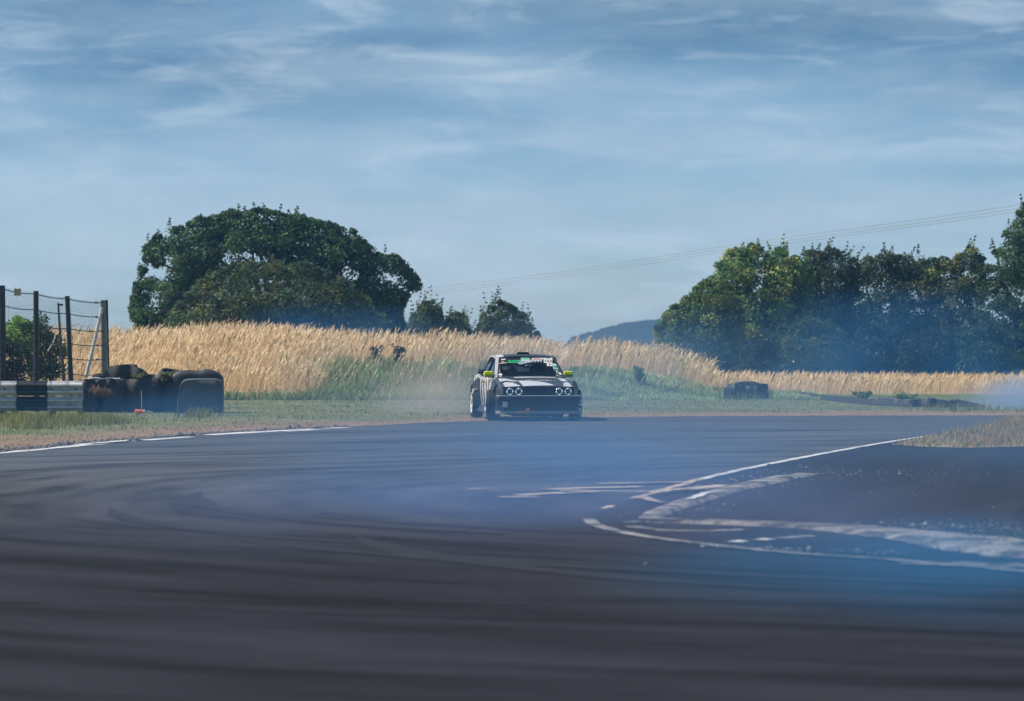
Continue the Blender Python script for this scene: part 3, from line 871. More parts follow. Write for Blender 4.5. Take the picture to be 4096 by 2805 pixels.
# bushes behind the catch fence at the left
tree('elder_bush', 'sunlit yellow green top of the bush behind first bay of the catch fence', 'bush', [(-60, 352), (-60, 330), (-20, 318), (4, 326), (12, 316), (22, 320), (32, 327), (37, 340), (30, 350), (10, 354)], 85.5, PAL_BRIGHT, 51, clumps=170, n_per=44, size=0.085, clump_r=0.24, max_depth=34, trunk_r=0.06, limbs=12)  # sunlit top of the bush, its brightness put into the leaf colour
tree('fence_bush', 'dull green bush between second and third post of the catch fence', 'bush', [(28, 378), (30, 352), (32, 336), (36, 322), (42, 316), (46, 322), (50, 334), (60, 340), (64, 356), (66, 378)], 86, PAL_HAW * 0.9, 52, clumps=130, n_per=36, size=0.075, clump_r=0.22, max_depth=18, trunk_r=0.04, limbs=10, spikes=12, spike_len=0.3)


tree('fence_bush', 'very dark lower part of the bright bush by the fence, leaves coloured for shade', 'bush', [(-60, 382), (-60, 344), (-20, 336), (6, 342), (22, 346), (30, 352), (29, 366), (27, 382)], 84, PAL_OAK * 0.3, 53, clumps=170, n_per=44, size=0.085, clump_r=0.24, max_depth=34, trunk_r=0.05, limbs=8)  # shaded foot of the same bush, the shade painted as darkened leaves


# ------------------------------------------------------------------ grasses
def blades(name, label, x, y, z, h, wd, col, lean=(0.25, 0.0), spread=0.16, head=0.0, r=rng, kind='stuff'):
    """one bent blade per point: stem of two quads plus an optional seed head"""
    n = len(x)
    base = np.stack([x, y, z - 0.02], 1)
    an = r.uniform(0, math.pi, n)
    sd = np.stack([np.cos(an), np.sin(an) * 0.6, np.zeros(n)], 1)
    ln = np.stack([lean[0] + r.normal(0, spread, n), lean[1] + r.normal(0, spread, n), np.zeros(n)], 1)
    H = h[:, None]; W = (wd * np.ones(n))[:, None]
    p1 = base + np.array([0, 0, 1.0]) * H * 0.55 + ln * H * 0.35
    p2 = base + np.array([0, 0, 1.0]) * H * 0.97 + ln * H * 1.05
    v = np.stack([base - sd * W / 2, base + sd * W / 2, p1 + sd * W * 0.42, p1 - sd * W * 0.42, p2 + sd * W * (0.1 + head), p2 - sd * W * (0.1 + head)], 1)
    k = np.arange(n)[:, None] * 6
    f = np.concatenate([k + np.array([[0, 1, 2, 3]]), k + np.array([[3, 2, 4, 5]])])
    vs = v.reshape(-1, 3); cs = np.repeat(col, 6, axis=0)
    if head:
        top = p2 + (np.array([0, 0, 0.10]) + ln * 0.28) * 1.0
        hl = 0.14 * r.uniform(0.6, 1.3, n)[:, None]
        d = (p2 - p1); d = d / np.linalg.norm(d, axis=1)[:, None]
        hw = 0.018 * r.uniform(0.7, 1.4, n)[:, None]
        q = np.stack([p2 - d * hl * 0.3, p2 + sd * hw + d * hl * 0.2, p2 + d * hl, p2 - sd * hw + d * hl * 0.2], 1)
        b0 = len(vs)
        vs = np.concatenate([vs, q.reshape(-1, 3)])
        f = np.concatenate([f, b0 + np.arange(n * 4).reshape(n, 4)])
        cs = np.concatenate([cs, np.repeat(col * 1.08, 4, axis=0)])
    o = link(name, np_mesh(name, vs, f, cs), M['grass'])
    return prop(o, label, None, kind=kind)


def jcol(base, n, v=0.25, r=rng):
    return np.clip(np.array(base) * r.uniform(1 - v, 1 + v, (n, 1)) * r.uniform(0.93, 1.07, (n, 3)), 0, 1)


STRAW = np.array([(0.80, 0.63, 0.42), (0.74, 0.58, 0.36), (0.86, 0.70, 0.50), (0.64, 0.48, 0.29), (0.78, 0.60, 0.44)])
n = 90000
x = rng.uniform(-17.5, 19.5, n); y = rng.uniform(92.5, 106, n)
crest = np.interp(x, CREST_X, CREST_H); z = height(x, y)
fr = z / crest
gsel = cover(x, y)
px_ = x / y * F + 512
low = px_ > 705                                            # the low strip on the right
thin = np.where(low, (y > 97.5) | (rng.random(n) < 0.12), True)
patch = wob(x, y, 1.4, 5)
keep = ((gsel < 0.45 + 0.35 * rng.random(n)) | (rng.random(n) < np.where(x / y * F + 512 > 560, 0.03, 0.09))) & (fr > 0.10) & thin & (rng.random(n) < 0.75 + 0.4 * patch)
x, y, z, px_, low, patch = x[keep], y[keep], z[keep], px_[keep], low[keep], patch[keep]
n = len(x)
hh = rng.uniform(0.36, 0.72, n) * (1 + 0.22 * patch + 0.30 * wob(x, y, 3.7, 8)) * np.where(low, 0.66, 1.0) * np.where((px_ > 556) & (px_ < 566), 0.4, 1.0)
cc = STRAW[rng.integers(0, 5, n)] * rng.uniform(0.82, 1.25, (n, 1))
cc = cc * (1 + 0.22 * wob(x, y * 2, 2.3, 3) + 0.12 * wob(x, y, 6.1, 1))[:, None]
gr = rng.random(n) < 0.10 + 0.12 * (wob(x, y * 2, 1.7, 6) > 0.3)
cc[gr] = np.array([0.26, 0.27, 0.11]) * rng.uniform(0.7, 1.2, (gr.sum(), 1))
blades('tall_dry_grass', 'tall straw coloured seeding grass leaning along the crest of the bank', x, y, z, hh, 0.013, np.clip(cc, 0, 1), (0.30, 0.0), 0.17, head=0.25)

n = 5200
x = rng.uniform(-17.5, 19.5, n); y = rng.uniform(94, 105, n); ok = (cover(x, y) < 0.5) & (wob(x, y, 1.9, 3) > -0.25) & ~((x / y * F + 512 > 552) & (x / y * F + 512 < 570)); x, y = x[ok], y[ok]; n = len(x)
BS = np.array([(0.62, 0.45, 0.30), (0.46, 0.30, 0.19), (0.74, 0.60, 0.44), (0.34, 0.30, 0.14)])
blades('stray_grass_stems', 'taller brownish stems standing out of the dry grass', x, y, height(x, y), rng.uniform(0.55, 0.88, n) * np.where(x / y * F + 512 > 705, 0.62, 1.0), 0.011, BS[rng.integers(0, 4, n)] * rng.uniform(.8, 1.15, (n, 1)), (0.26, 0.0), 0.30, head=0.3)

n = 52000
x = rng.uniform(-8, 8.5, n); y = rng.uniform(92.6, 100.5, n); z = height(x, y)
pxw = x / y * F + 512
keep = (cover(x, y) > 0.25 + 0.5 * rng.random(n)) & ~((pxw > 718) & (pxw < 772) & (y < 95.2)) & (rng.random(n) < 0.75 + 0.5 * wob(x, y, 2.6, 4))
x, y, z = x[keep], y[keep], z[keep]; n = len(x)
WG = np.array([(0.17, 0.27, 0.09), (0.22, 0.31, 0.12), (0.30, 0.34, 0.17), (0.13, 0.21, 0.08), (0.42, 0.38, 0.24)])
pt = wob(x, y, 2.1, 9)
blades('green_weeds', 'low green weeds covering the lower face of the bank', x, y, z, rng.uniform(0.08, 0.26, n) * (1.15 + 0.7 * pt) * (1 - 0.55 * smooth(500, 590, x / y * F + 512)), 0.030, (WG[rng.integers(0, 5, n)] * (1 + 0.45 * pt[:, None]) * (1 + 0.35 * wob(x, y * 1.5, 0.9, 7))[:, None] + np.clip(wob(x, y, 1.2, 2) - 0.15, 0, 1)[:, None] * np.array([0.22, 0.16, 0.10])) * rng.uniform(0.7, 1.25, (n, 1)) * (1 + 0.4 * smooth(560, 640, x / y * F + 512))[:, None], (0.12, -0.1), 0.5)

n = 70000
x = rng.uniform(-13, 16, n); y = rng.uniform(48, 98, n)
dist = y - edge_y(x); inview = np.abs(x) < y * 0.152 + 0.8
keep = (dist > 0.15) & (height(x, y) < 0.15) & inview & (rng.random(n) < 0.22 + 0.65 * smooth(0.2, 4.5, dist + 1.5 * wob(x, y, 1.0, 3)))
x, y, dist = x[keep], y[keep], dist[keep]; n = len(x); z = height(x, y)
pt = wob(x, y, 1.3, 4); bpx = x / y * F + 512; wid2 = 6.0 + 8.5 * (1 - smooth(150, 420, bpx))
mixg = np.clip(smooth(0.25, 1.0, (dist + pt * 2.2) / wid2), 0, 1)[:, None]
cg = WG[rng.choice([0, 0, 1, 1, 2, 3, 4], n)] * 0.62 * mixg + np.array([0.30, 0.22, 0.13]) * (1 - mixg)
cg = cg * (1.08 + 0.45 * smooth(300, 560, bpx))[:, None]
blades('verge_grass', 'short patchy grass on the verge between tarmac and bank', x, y, z, rng.uniform(0.02, 0.065, n) * (1.1 + 0.9 * np.clip(pt, -0.6, 1)), 0.016, np.clip(cg * rng.uniform(0.7, 1.3, (n, 1)), 0, 1), (0.1, 0), 0.45)

# taller tufts in front of the barrier and along the low rubber wall
tx, ty = [], []
for (px0, py0, sp, k) in [(60, 423, 30, 900), (100, 424, 20, 500), (32, 428, 24, 400), (200, 417, 14, 200), (15, 421, 16, 350), (960, 410.5, 30, 200), (900, 390, 60, 1600), (763, 397.5, 7, 420), (722, 397.5, 5, 200), (742, 399.5, 16, 200), (860, 389, 30, 600)]:
    c = gd(px0, py0); q = rng.normal(size=(k, 2)) * (sp / F * c.y * 0.7, 0.9)
    tx += list(c.x + q[:, 0]); ty += list(c.y + q[:, 1])
x, y = np.array(tx), np.array(ty); ok = (y - edge_y(x)) > 0.4; x, y = x[ok], y[ok]; n = len(x)
blades('verge_tufts', 'taller yellowish tufts in front of the barriers', x, y, height(x, y), rng.uniform(0.08, 0.26, n), 0.018, jcol((0.21, 0.22, 0.075), n, 0.4), (0.1, 0), 0.35)

# rough grass island at the right edge of the infield
isl = bez([gd(893, 446), gd(918, 440), gd(950, 434.5), gd(985, 430), gd(1010, 424), gd(1060, 419), gd(1100, 424), gd(1100, 447), gd(1040, 447.5), gd(980, 449), gd(930, 448.5), gd(893, 446)], 5)
islm = mat('rough dry turf', (0.24, 0.19, 0.09), 0.95, var=0.5, vscale=1.5, bump=0.5)
prop(sheet('grass_island', isl[:-1], 0.024, islm), kind='structure')
ipoly = [(p.x, p.y) for p in isl[:-1]]
n = 16000
x = rng.uniform(min(p[0] for p in ipoly), max(p[0] for p in ipoly), n); y = rng.uniform(min(p[1] for p in ipoly), max(p[1] for p in ipoly), n)
k = inside(x, y, ipoly); x, y = x[k], y[k]; n = len(x)
IC = np.array([(0.46, 0.28, 0.07), (0.36, 0.27, 0.07), (0.20, 0.22, 0.05), (0.50, 0.34, 0.11)])
hi2 = np.clip(smooth(6.0, 9.5, x), 0.12, 1)
blades('island_grass', 'rough tan and green grass growing on the infield island', x, y, np.full(n, 0.03), rng.uniform(0.05, 0.20, n) * (0.35 + 0.75 * hi2), 0.02, IC[rng.integers(0, 4, n)] * rng.uniform(0.7, 1.25, (n, 1)), (0.15, 0), 0.35)
# straggling weeds on the near kerb at the right edge
c = gd(1010, 545); q = rng.normal(size=(900, 2)) * (0.40, 0.8); x, y = c.x + 0.1 + q[:, 0], c.y + q[:, 1]; n = len(x)
blades('kerb_weeds', 'straggling weeds at the near edge of the worn kerb', x, y, np.full(n, 0.02), rng.uniform(0.02, 0.07, n), 0.012, jcol((0.16, 0.15, 0.07), n, 0.4), (0.1, 0), 0.5)

# loose stones on the infield and along the verge edge
def stones(name, label, pts, size, m):
    mb = MB(); r = random.Random(len(pts))
    for (x_, y_, z_) in pts:
        s_ = size * r.uniform(0.4, 1.5) * (2.2 if r.random() < 0.05 else 1)
        vs = [(x_ + s_ * dx * r.uniform(.6, 1.2), y_ + s_ * dy * r.uniform(.6, 1.2), z_ + s_ * dz * r.uniform(.5, 1)) for dx, dy, dz in ((1, 0, .2), (-1, 0, .2), (0, 1, .2), (0, -1, .2), (0, 0, .9), (0, 0, -.3))]
        mb.add(vs, [(0, 2, 4), (2, 1, 4), (1, 3, 4), (3, 0, 4), (2, 0, 5), (1, 2, 5), (3, 1, 5), (0, 3, 5)])
    return prop(mb.build(name, m), label, None, kind='stuff')


sp = []
for (a_, b_, k, s1, s2) in [(gd(690, 490), gd(800, 474), 130, .5, .9), (gd(800, 474), gd(900, 476), 120, 1.2, 1.0), (gd(640, 520), gd(720, 505), 80, .3, .6), (gd(820, 476), gd(1020, 470), 60, 2.5, 2.5), (gd(890, 528), gd(1040, 530), 260, .5, .5), (gd(700, 548), gd(900, 556), 120, .15, .15), (gd(640, 512), gd(1000, 500), 40, 2, 3)]:
    for _ in range(k):
        q = a_.lerp(b_, random.random()); sp.append((q.x + random.gauss(0, s1 * .5), q.y + random.gauss(0, s2), 0.018))
stones('loose_gravel', 'pale gravel stones scattered over the dark infield tarmac', sp, 0.012, mat('pale gravel', (0.20, 0.19, 0.18), 0.8, var=0.3))
sp = []
for _ in range(420):
    u = random.random() ** 1.3; q = EDGE[2].lerp(EDGE[5], u); sp.append((q.x + random.gauss(0, .1), float(edge_y(q.x)) + abs(random.gauss(0.35, .35)), 0.01))
stones('edge_rubble', 'brown stones and soil crumbs along the left edge of the track', sp, 0.03, mat('brown rubble', (0.16, 0.13, 0.11), 0.9, var=0.4))

# dock plants and other single weeds standing on the bank
def weed(name, label, px, py0, py1, D, pal, seed, wd=6, size=0.07, group=None, n_stems=7, clumps=36):
    r = np.random.default_rng(seed)
    s = D / F
    b = at(px, py1, D); z0 = b.z
    root = prop(empty(name, b), label, 'plant', group)
    H = (py1 - py0) * s
    st = MB(); cs, rs = [], []
    for k in range(n_stems):
        lx = r.normal(0, wd * s * 0.5); ly = r.normal(0, wd * s * 0.4); h_ = H * r.uniform(0.6, 1.0)
        st.tube([(lx * .15, ly * .15, -.05), (lx * .6, ly * .6, h_ * .55), (lx, ly, h_)], [.012, .009, .004], 5)
        for j in range(clumps // n_stems):
            u = r.uniform(0.3, 1.0); cs.append((lx * u + r.normal(0, .03), ly * u + r.normal(0, .03), h_ * u)); rs.append(r.uniform(.05, .11))
    v, f, c = leaf_cloud(np.array(cs), np.array(rs), 12, size, pal, r)
    link('leaves', np_mesh('leaves', v, f, c), M['leaf'], root)
    st.build('stem', M['bark'], root)
    return root


BROWN = np.array([(0.07, 0.05, 0.035), (0.10, 0.07, 0.05), (0.06, 0.055, 0.03)])
PALEG = np.array([(0.22, 0.25, 0.14), (0.30, 0.30, 0.20), (0.18, 0.22, 0.12)])
weed('dock_plant', 'dark brown dock plant standing in the pale grass left of the larger one', 377, 345, 362, 98.5, BROWN, 61, 6)
weed('dock_plant', 'tallest dark brown dock plant standing above the green bank', 398, 341, 366, 98.2, BROWN, 62, 8, clumps=52)
weed('dock_plant', 'small dark dock plant in dry grass above the rubber block', 229, 355, 364, 97.5, BROWN, 63, 4, clumps=28)
weed('thistle_plant', 'pale thistle clump growing at the notch in the tyre wall top', 165, 370, 382, 78.0, PALEG, 64, 7, size=0.06, clumps=50)
weed('thistle_plant', 'pale thistle clump on the torn belt beside the fence end post', 137, 371, 380, 78.0, PALEG * 0.8, 65, 8, size=0.05, clumps=40)
weed('dock_plant', 'green weed standing alone on the grass bank right of the car', 640, 366, 384, 96.5, PAL_HAW, 66, 7, clumps=46)
weed('thistle_plant', 'leafy green weed at the end of the low rubber wall', 903, 393, 402, 85.5, PAL_SYC * 1.3, 67, 14, size=0.06, clumps=70)
weed('thistle_plant', 'leafy green weed behind the middle of the low rubber wall', 862, 391, 399, 88.0, PAL_SYC * 1.2, 68, 10, size=0.06, clumps=50)

# ------------------------------------------------------------------ overhead wires
GW = 'overhead wires crossing the sky'
for k, (dy, lab) in enumerate([(0.0, 'uppermost of the three thin overhead wires crossing the sky'), (3.0, 'middle one of the three thin overhead wires crossing the sky'), (5.6, 'lowest of the three thin overhead wires crossing the sky')]):
    ctrl = [(-120, 335 + dy * .2, 800), (100, 324 + dy * .7, 600), (250, 311 + dy * .9, 450), (410, 291 + dy, 340), (560, 272 + dy, 270), (720, 247 + dy, 225), (880, 225 + dy * 1.1, 195), (1030, 203 + dy * 1.2, 176), (1250, 165 + dy * 1.3, 150)]
    pts = bez([at(*c_) for c_ in ctrl], 8)
    mb = MB(); mb.tube(pts, 0.013, 5)
    prop(mb.build('overhead_wire', M['net'], smooth=60), lab, 'wire', GW)

# ------------------------------------------------------------------ left barrier
DB = 75.6
sB = DB / F
xb = lambda px: (px - 512) * sB
root = prop(empty('crash_barrier', (xb(20), DB, 0)), 'corrugated steel crash barrier painted in white and black lengths at the left', 'barrier')


def rail(parent_, x0, x1, z0, m, dy=0.0):
    """one corrugated beam: two ridges"""
    prof = [(0.05, 0.312), (0.012, 0.316), (-0.004, 0.305), (-0.014, 0.285), (-0.105, 0.245), (-0.115, 0.225), (-0.105, 0.205), (-0.012, 0.180), (-0.012, 0.140), (-0.105, 0.100), (-0.115, 0.080), (-0.105, 0.060), (-0.012, 0.030), (-0.004, 0.005), (0.012, -0.004), (0.05, 0.0)]
    back = [(y_ + 0.006 if i < 8 else y_ + 0.006, z_) for i, (y_, z_) in enumerate(reversed(prof[1:-1]))]
    ring = prof + [(a_ + 0.004, b_) for a_, b_ in back]
    mb = MB()
    ks = [0, 0.02, 0.5, 0.98, 1.0]
    rings = []
    for i, u in enumerate(ks):
        sc = 0.55 if i in (0, 4) else 1.0
        rings.append([Vector((x0 + (x1 - x0) * u, dy + y_ * sc, z0 + 0.155 + (z_ - 0.155) * (0.97 if sc < 1 else 1))) for y_, z_ in ring])
    mb.loft(rings)
    o = mb.build('rail', m, parent_, smooth=35)
    return o


X0, X1, X2, X3 = xb(-70) - xb(20), xb(17) - xb(20), xb(50) - xb(20), xb(83.5) - xb(20)
for tier, z0 in enumerate((0.080, 0.412)):
    o = rail(root, X0, X1, z0, M['rail_white'], -0.03); o['label'] = 'scuffed white rail length' if tier else 'scuffed lower white rail length'
    rail(root, X1 - 0.02, X2, z0, M['rail_black'], 0.01)['label'] = 'black painted rail length'
    rail(root, X2 - 0.05, X3, z0, M['rail_white'], -0.03)['label'] = 'dirty white rail length at the barrier end'
for px in (-40, 14, 52, 80):
    x_ = xb(px) - xb(20)
    mb = MB(); mb.box((x_, 0.13, 0.33), (0.10, 0.14, 0.82)); mb.box((x_, 0.055, 0.23), (0.12, 0.02, 0.30)); mb.box((x_, 0.055, 0.55), (0.12, 0.02, 0.28))
    mb.build('post', M['wood_post'], root)
for px in (5, 17, 52, 76):
    for z0 in (0.20, 0.55):
        mb = MB(); mb.lathe([(-0.075, 0.0), (-0.075, 0.022), (-0.05, 0.022)], 10, 'Y', (xb(px) - xb(20), -0.005, z0))
        mb.build('bolt', M['wire'], root)

# ------------------------------------------------------------------ tyre wall with rubber belting
def tyre_mesh():
    prof = [(-0.09, 0.19), (-0.105, 0.24), (-0.10, 0.285), (-0.075, 0.305), (0.0, 0.31), (0.075, 0.305), (0.10, 0.285), (0.105, 0.24), (0.09, 0.19), (0.06, 0.20), (-0.06, 0.20)]
    mb = MB(); mb.lathe(prof, 22, 'Z', (0, 0, 0.105), closed=True)
    return mb


tyre_me = tyre_mesh()
TYRE = None


def tyre_part(parent_, loc, tilt=(0, 0, 0), m=None):
    global TYRE
    if TYRE is None:
        o = tyre_me.build('tyre', M['rubber'], None, smooth=40)
        TYRE = o.data
        o.parent = parent_
    else:
        o = bpy.data.objects.new('tyre', TYRE); COL.objects.link(o); o.parent = parent_
    o.location = loc; o.rotation_euler = tilt
    if m:
        o.material_slots[0].link = 'OBJECT'; o.material_slots[0].material = m
    return o


def belt_sheet(name, parent_, px0, px1, D, zt, m, seed, thick=0.02, tear=None, sag=0.02, cols=30, rows=10):
    """upright sheet of belting, wavy, with a ragged top; tear=(u0,u1,depth) cuts a bite from the top"""
    r = random.Random(seed)
    fr_, bk = [], []
    for i in range(cols + 1):
        u = i / cols
        px = px0 + (px1 - px0) * u
        zz = zt(u) if callable(zt) else zt
        cf_, cb_ = [], []
        for j in range(rows + 1):
            v_ = j / rows
            z = -0.03 + (zz + 0.03) * v_ + (r.uniform(-.008, .008) if j == rows else 0)
            y = D + 0.06 * math.sin(u * 9 + v_ * 2.1 + seed) + 0.035 * math.sin(u * 23 + seed * 2 - v_ * 3) - 0.05 * (1 - v_) + (0.05 * max(0, v_ - 0.85) / 0.15)
            p_ = Vector(((px - 512) / F * D, y, z))
            cf_.append(p_); cb_.append(p_ + Vector((0, thick, 0)))
        fr_.append(cf_ + list(reversed(cb_)))
    mb = MB(); mb.loft(fr_)
    base = parent_.location
    mb.v = [tuple(Vector(p_) - base) for p_ in mb.v]
    return mb.build(name, m, parent_, smooth=50)


DW = 78.0
tw = prop(empty('tyre_wall', at(130, 412, DW)), 'wall of stacked tyres behind sagging black rubber belting beside the crash barrier', 'tyre wall')
tw.location.z = 0
belt_sheet('rubber_belt', tw, 84, 130, DW, lambda u: 0.76 - 0.02 * math.sin(u * 5) - 0.03 * u, M['belt'], 3)
belt_sheet('rubber_belt', tw, 104, 181, DW - 0.10, lambda u: 0.66 + 0.10 * math.sin(u * 2.6), M['belt'], 5).material_slots[0].material.name
belt_sheet('rubber_belt', tw, 104, 182, DW + 0.10, lambda u: float(np.interp(u, [0, .08, .3, .47, .52, .56, .69, .72, .78, .95, 1], [.88, 1.04, 1.07, .98, .95, .84, .85, .97, .99, .95, .90])), M['belt'], 11)
for k, (px, dz, nn) in enumerate([(92, 0.0, 3), (106, 0.02, 4), (119, 0.0, 4), (132, -0.01, 4), (146, 0.0, 3), (158, 0.0, 4), (170, 0.0, 4), (181, 0, 4)]):
    for j in range(nn):
        D_ = DW + 0.66 + 0.1 * (k % 2)
        loc = Vector(((px + random.uniform(-1.5, 1.5) - 512) / F * D_, D_ + random.uniform(-.05, .05), 0.205 * j + dz)) - tw.location
        top_ = (j == nn - 1)
        if top_ and nn == 4:
            loc.z -= 0.0
        tyre_part(tw, loc, (random.uniform(-.10, .10), random.uniform(-.12, .12), 0))
for k, (px, j) in enumerate([(124, 4)]):
    D_ = DW + 0.74
    loc = Vector(((px + 1 - 512) / F * D_, D_, 0.205 * j - 0.0)) - tw.location
    tyre_part(tw, loc, (random.uniform(-.15, .15), random.uniform(-.2, .2), 0))
# dead grass caught in a fold of the belt, pale cord along the top edge
mb = MB(); mb.tube([at(84 + i * 4, 378.3 + 0.5 * math.sin(i * 1.7), DW - 0.06) - tw.location for i in range(10)], 0.014, 6)
mb.build('edge_cord', M['white'], tw, smooth=60)
c = at(101, 393, DW - 0.12); k_ = 420; q = rng.normal(size=(k_, 2))
o = blades('dead_grass', None, c.x + q[:, 0] * 0.13, c.y + q[:, 1] * 0.03, c.z + rng.normal(0, 0.05, k_) - q[:, 0] * 0.02, rng.uniform(.06, .14, k_), .012, jcol((0.36, 0.25, 0.15), k_, .35), (0.0, -.1), .5)
o['label'] = 'brown dead grass caught on the torn rubber belting'

# big rubber wrapped block at the end of the wall
bw = prop(empty('rubber_block', at(200, 411, 77.4)), 'large block of tyres wrapped in a smooth grey blue rubber sheet', 'barrier block')
bw.location.z = 0
sW = 77.4 / F
rings = []
x0, x1 = -21.5 * sW, 21.5 * sW
for i in range(15):
    u = i / 14
    xx = x0 + (x1 - x0) * u
    topz = 0.735 + 0.035 * math.sin(u * 2.6) - 0.16 * max(0, (0.16 - u) / 0.16) ** 2 - 0.04 * max(0, (u - .9) / .1) ** 2
    lean = 0.10 * (1 - u) * 0.3
    ring = []
    for (y_, z_) in [(-0.03, 0.0), (-0.05, 0.15), (-0.045, 0.40), (-0.03, 0.62), (0.0, 0.96), (0.05, 1.0), (0.09, 1.0), (0.10, 0.90), (0.09, 0.5), (0.08, 0.0)]:
        ring.append(Vector((xx - lean * (1 - z_) + 0.012 * math.sin(z_ * 7 + u * 5), y_ - 0.02 + 0.018 * math.sin(u * 6 + z_ * 3), -0.02 + z_ * (topz + 0.02))))
    rings.append(ring)
MB().loft(rings).build('front_sheet', M['belt_grey'], bw, smooth=50)
rings = []
for i in range(13):
    u = i / 12
    xx = (172 + (220.5 - 172) * u - 200) * sW
    topz = np.interp(u, [0, .1, .3, .55, .62, .68, .8, .92, 1.0], [0.86, 0.93, 0.95, 0.93, 0.95, 0.975, 0.95, 0.89, 0.80])
    ring = [Vector((xx, y_, z_)) for y_, z_ in [(0.12, 0), (0.12, 0.55), (0.13, topz - 0.10), (0.20, topz - 0.02), (0.35, topz), (0.75, topz - 0.01), (0.88, topz - 0.06), (0.92, 0.5), (0.92, 0)]]
    rings.append(ring)
MB().loft(rings).build('rubber_wrap', M['belt'], bw, smooth=50)
mb = MB(); mb.box((0.3, -0.09, 0.10), (0.5, 0.02, 0.05)); mb.box((-.1, -0.085, 0.03), (0.7, 0.02, 0.03))
mb.build('batten', M['belt_grey'], bw)

# fallen orange marker
fm = prop(empty('fallen_marker', gd(140, 414.6)), 'orange marker with white collar lying on grass before the tyre wall', 'marker')
rot = Matrix.Rotation(R(-4), 4, 'Z')
mb = MB(); mb.lathe([(-0.10, 0.0), (-0.10, 0.035), (-0.085, 0.055), (0.02, 0.048), (0.085, 0.036)], 16, 'X', (-0.01, 0, 0.062)); mb.build('orange_body', M['orange'], fm, smooth=50)
mb = MB(); mb.lathe([(0.07, 0.0), (0.07, 0.043), (0.105, 0.040), (0.105, 0.0)], 14, 'X', (0, 0, 0.068)); mb.build('collar', M['white'], fm, smooth=40)
mb = MB(); mb.tube([(0.10, 0, 0.068), (0.18, 0.01, 0.066), (0.27, 0.02, 0.050)], 0.014, 8); mb.build('stick', M['rail_white'], fm, smooth=40)
mb = MB(); mb.tube([(0.085, 0.03, 0.0), (0.088, 0.03, 0.30), (0.08, 0.03, 0.50)], 0.010, 6)
mk = prop(empty('marker_stake', gd(141.5, 413.6)), 'thin dark stake upright on the grass behind the fallen orange marker', 'stake')
mb.v = [(a_ - 0.085, b_ - .03, c_) for a_, b_, c_ in mb.v]; mb.build('rod', M['rust_white'], mk)
mb = MB(); mb.lathe([(0.0, 0.0), (0.0, 0.03), (0.02, 0.026), (0.02, 0.0)], 8, 'Z'); mb.build('foot', M['rust_white'], mk)

# ------------------------------------------------------------------ catch fence
fence = prop(empty('catch_fence', at(50, 372, 79)), 'tall wire catch fence on dark posts behind the crash barrier', 'fence')
fence.location.z = 0
FO = Vector(fence.location)
# (top px, top y, distance, bottom px, width m, material)
POST = [(2.0, 285.5, 76.6, 3.2, .150, 'wood_post'), (36.0, 291.0, 78.4, 36.5, .125, 'wood_post'), (67.2, 296.0, 80.2, 72.5, .120, 'wood_post'), (103.3, 300.2, 82.0, 105.2, .150, 'concrete_post')]
tops = []
for px, py, D, pb, wd_, mm in POST:
    t_ = at(px, py, D) - FO
    b_ = Vector(((pb - 512) / F * D, D, -0.2)) - FO
    rings = []
    for u in np.linspace(0, 1, 9):
        p_ = b_.lerp(t_, u); w_ = wd_ / 2 * (1.06 - 0.1 * u) + random.uniform(-.003, .003)
        rings.append([p_ + Vector((a_ * w_ * .9, b2 * w_ * .8, 0)) for a_, b2 in ((-1, -.6), (-.6, -1), (.6, -1), (1, -.6), (1, .6), (.6, 1), (-.6, 1), (-1, .6))])
    MB().loft(rings).build('post', M[mm], fence, smooth=30)
    tops.append((t_, b_))
# steel angle against the end post
t_, b_ = tops[3]
mb = MB(); mb.tube([b_ + Vector((.105, .02, 0)), t_ + Vector((.085, .02, .01))], .026, 4); mb.build('post_stiffener', M['wire'], fence)
# leaning white brace
mb = MB(); mb.tube([at(102.0, 308, 81.8) - FO, at(96, 334, 81.5) - FO, at(90, 360, 81.2) - FO, at(85.6, 377, 81.0) - FO], [.040, .044, .046, .05], 8); mb.build('brace', M['rust_white'], fence, smooth=50)
# strands
def sagline(a_, b_, s_, n_=10):
    return [a_.lerp(b_, u) + Vector((0, 0, -s_ * 4 * u * (1 - u))) for u in np.linspace(0, 1, n_)]


strand_f = [0.01, 0.135, 0.26, 0.385, 0.51, 0.64, 0.77, 0.90]
for i in range(-1, 3):
    if i == -1:
        (t1, b1) = tops[0]; off = Vector((-0.80, -1.8, 0)); t0, b0 = t1 + off, b1 + off
    else:
        (t0, b0), (t1, b1) = tops[i], tops[i + 1]
    for f_ in strand_f:
        a_ = t0.lerp(b0, f_ * 0.97 + 0.012); c_ = t1.lerp(b1, f_ * 0.97 + 0.012)
        a_.y -= .06; c_.y -= .06
        mb = MB(); mb.tube(sagline(a_, c_, 0.035 if i < 1 else 0.03), 0.011 if f_ < .6 else .009, 5)
        mb.build('strand', M['wire'], fence, smooth=60)
    # fine netting hung from the strands
    mb = MB()
    nv = 34
    for k in range(nv):
        u = (k + .5) / nv
        a_ = t0.lerp(t1, u) + Vector((0, -.02, -.02 - .035 * 4 * u * (1 - u))); c_ = b0.lerp(b1, u) + Vector((random.uniform(-.05, .05), -.02, .25))
        m1 = a_.lerp(c_, .35) + Vector((random.uniform(-.02, .02), 0, 0)); m2 = a_.lerp(c_, .7) + Vector((random.uniform(-.03, .03), 0, 0))
        mb.tube([a_, m1, m2, c_], 0.0018, 3, cap=False)
    for k in range(44):
        f_ = (k + .5) / 44 * .9
        mb.tube(sagline(t0.lerp(b0, f_), t1.lerp(b1, f_), 0.035, 6), 0.0016, 3, cap=False)
    o = mb.build('netting', M['net'], fence, normals=False); o['kind'] = 'stuff'
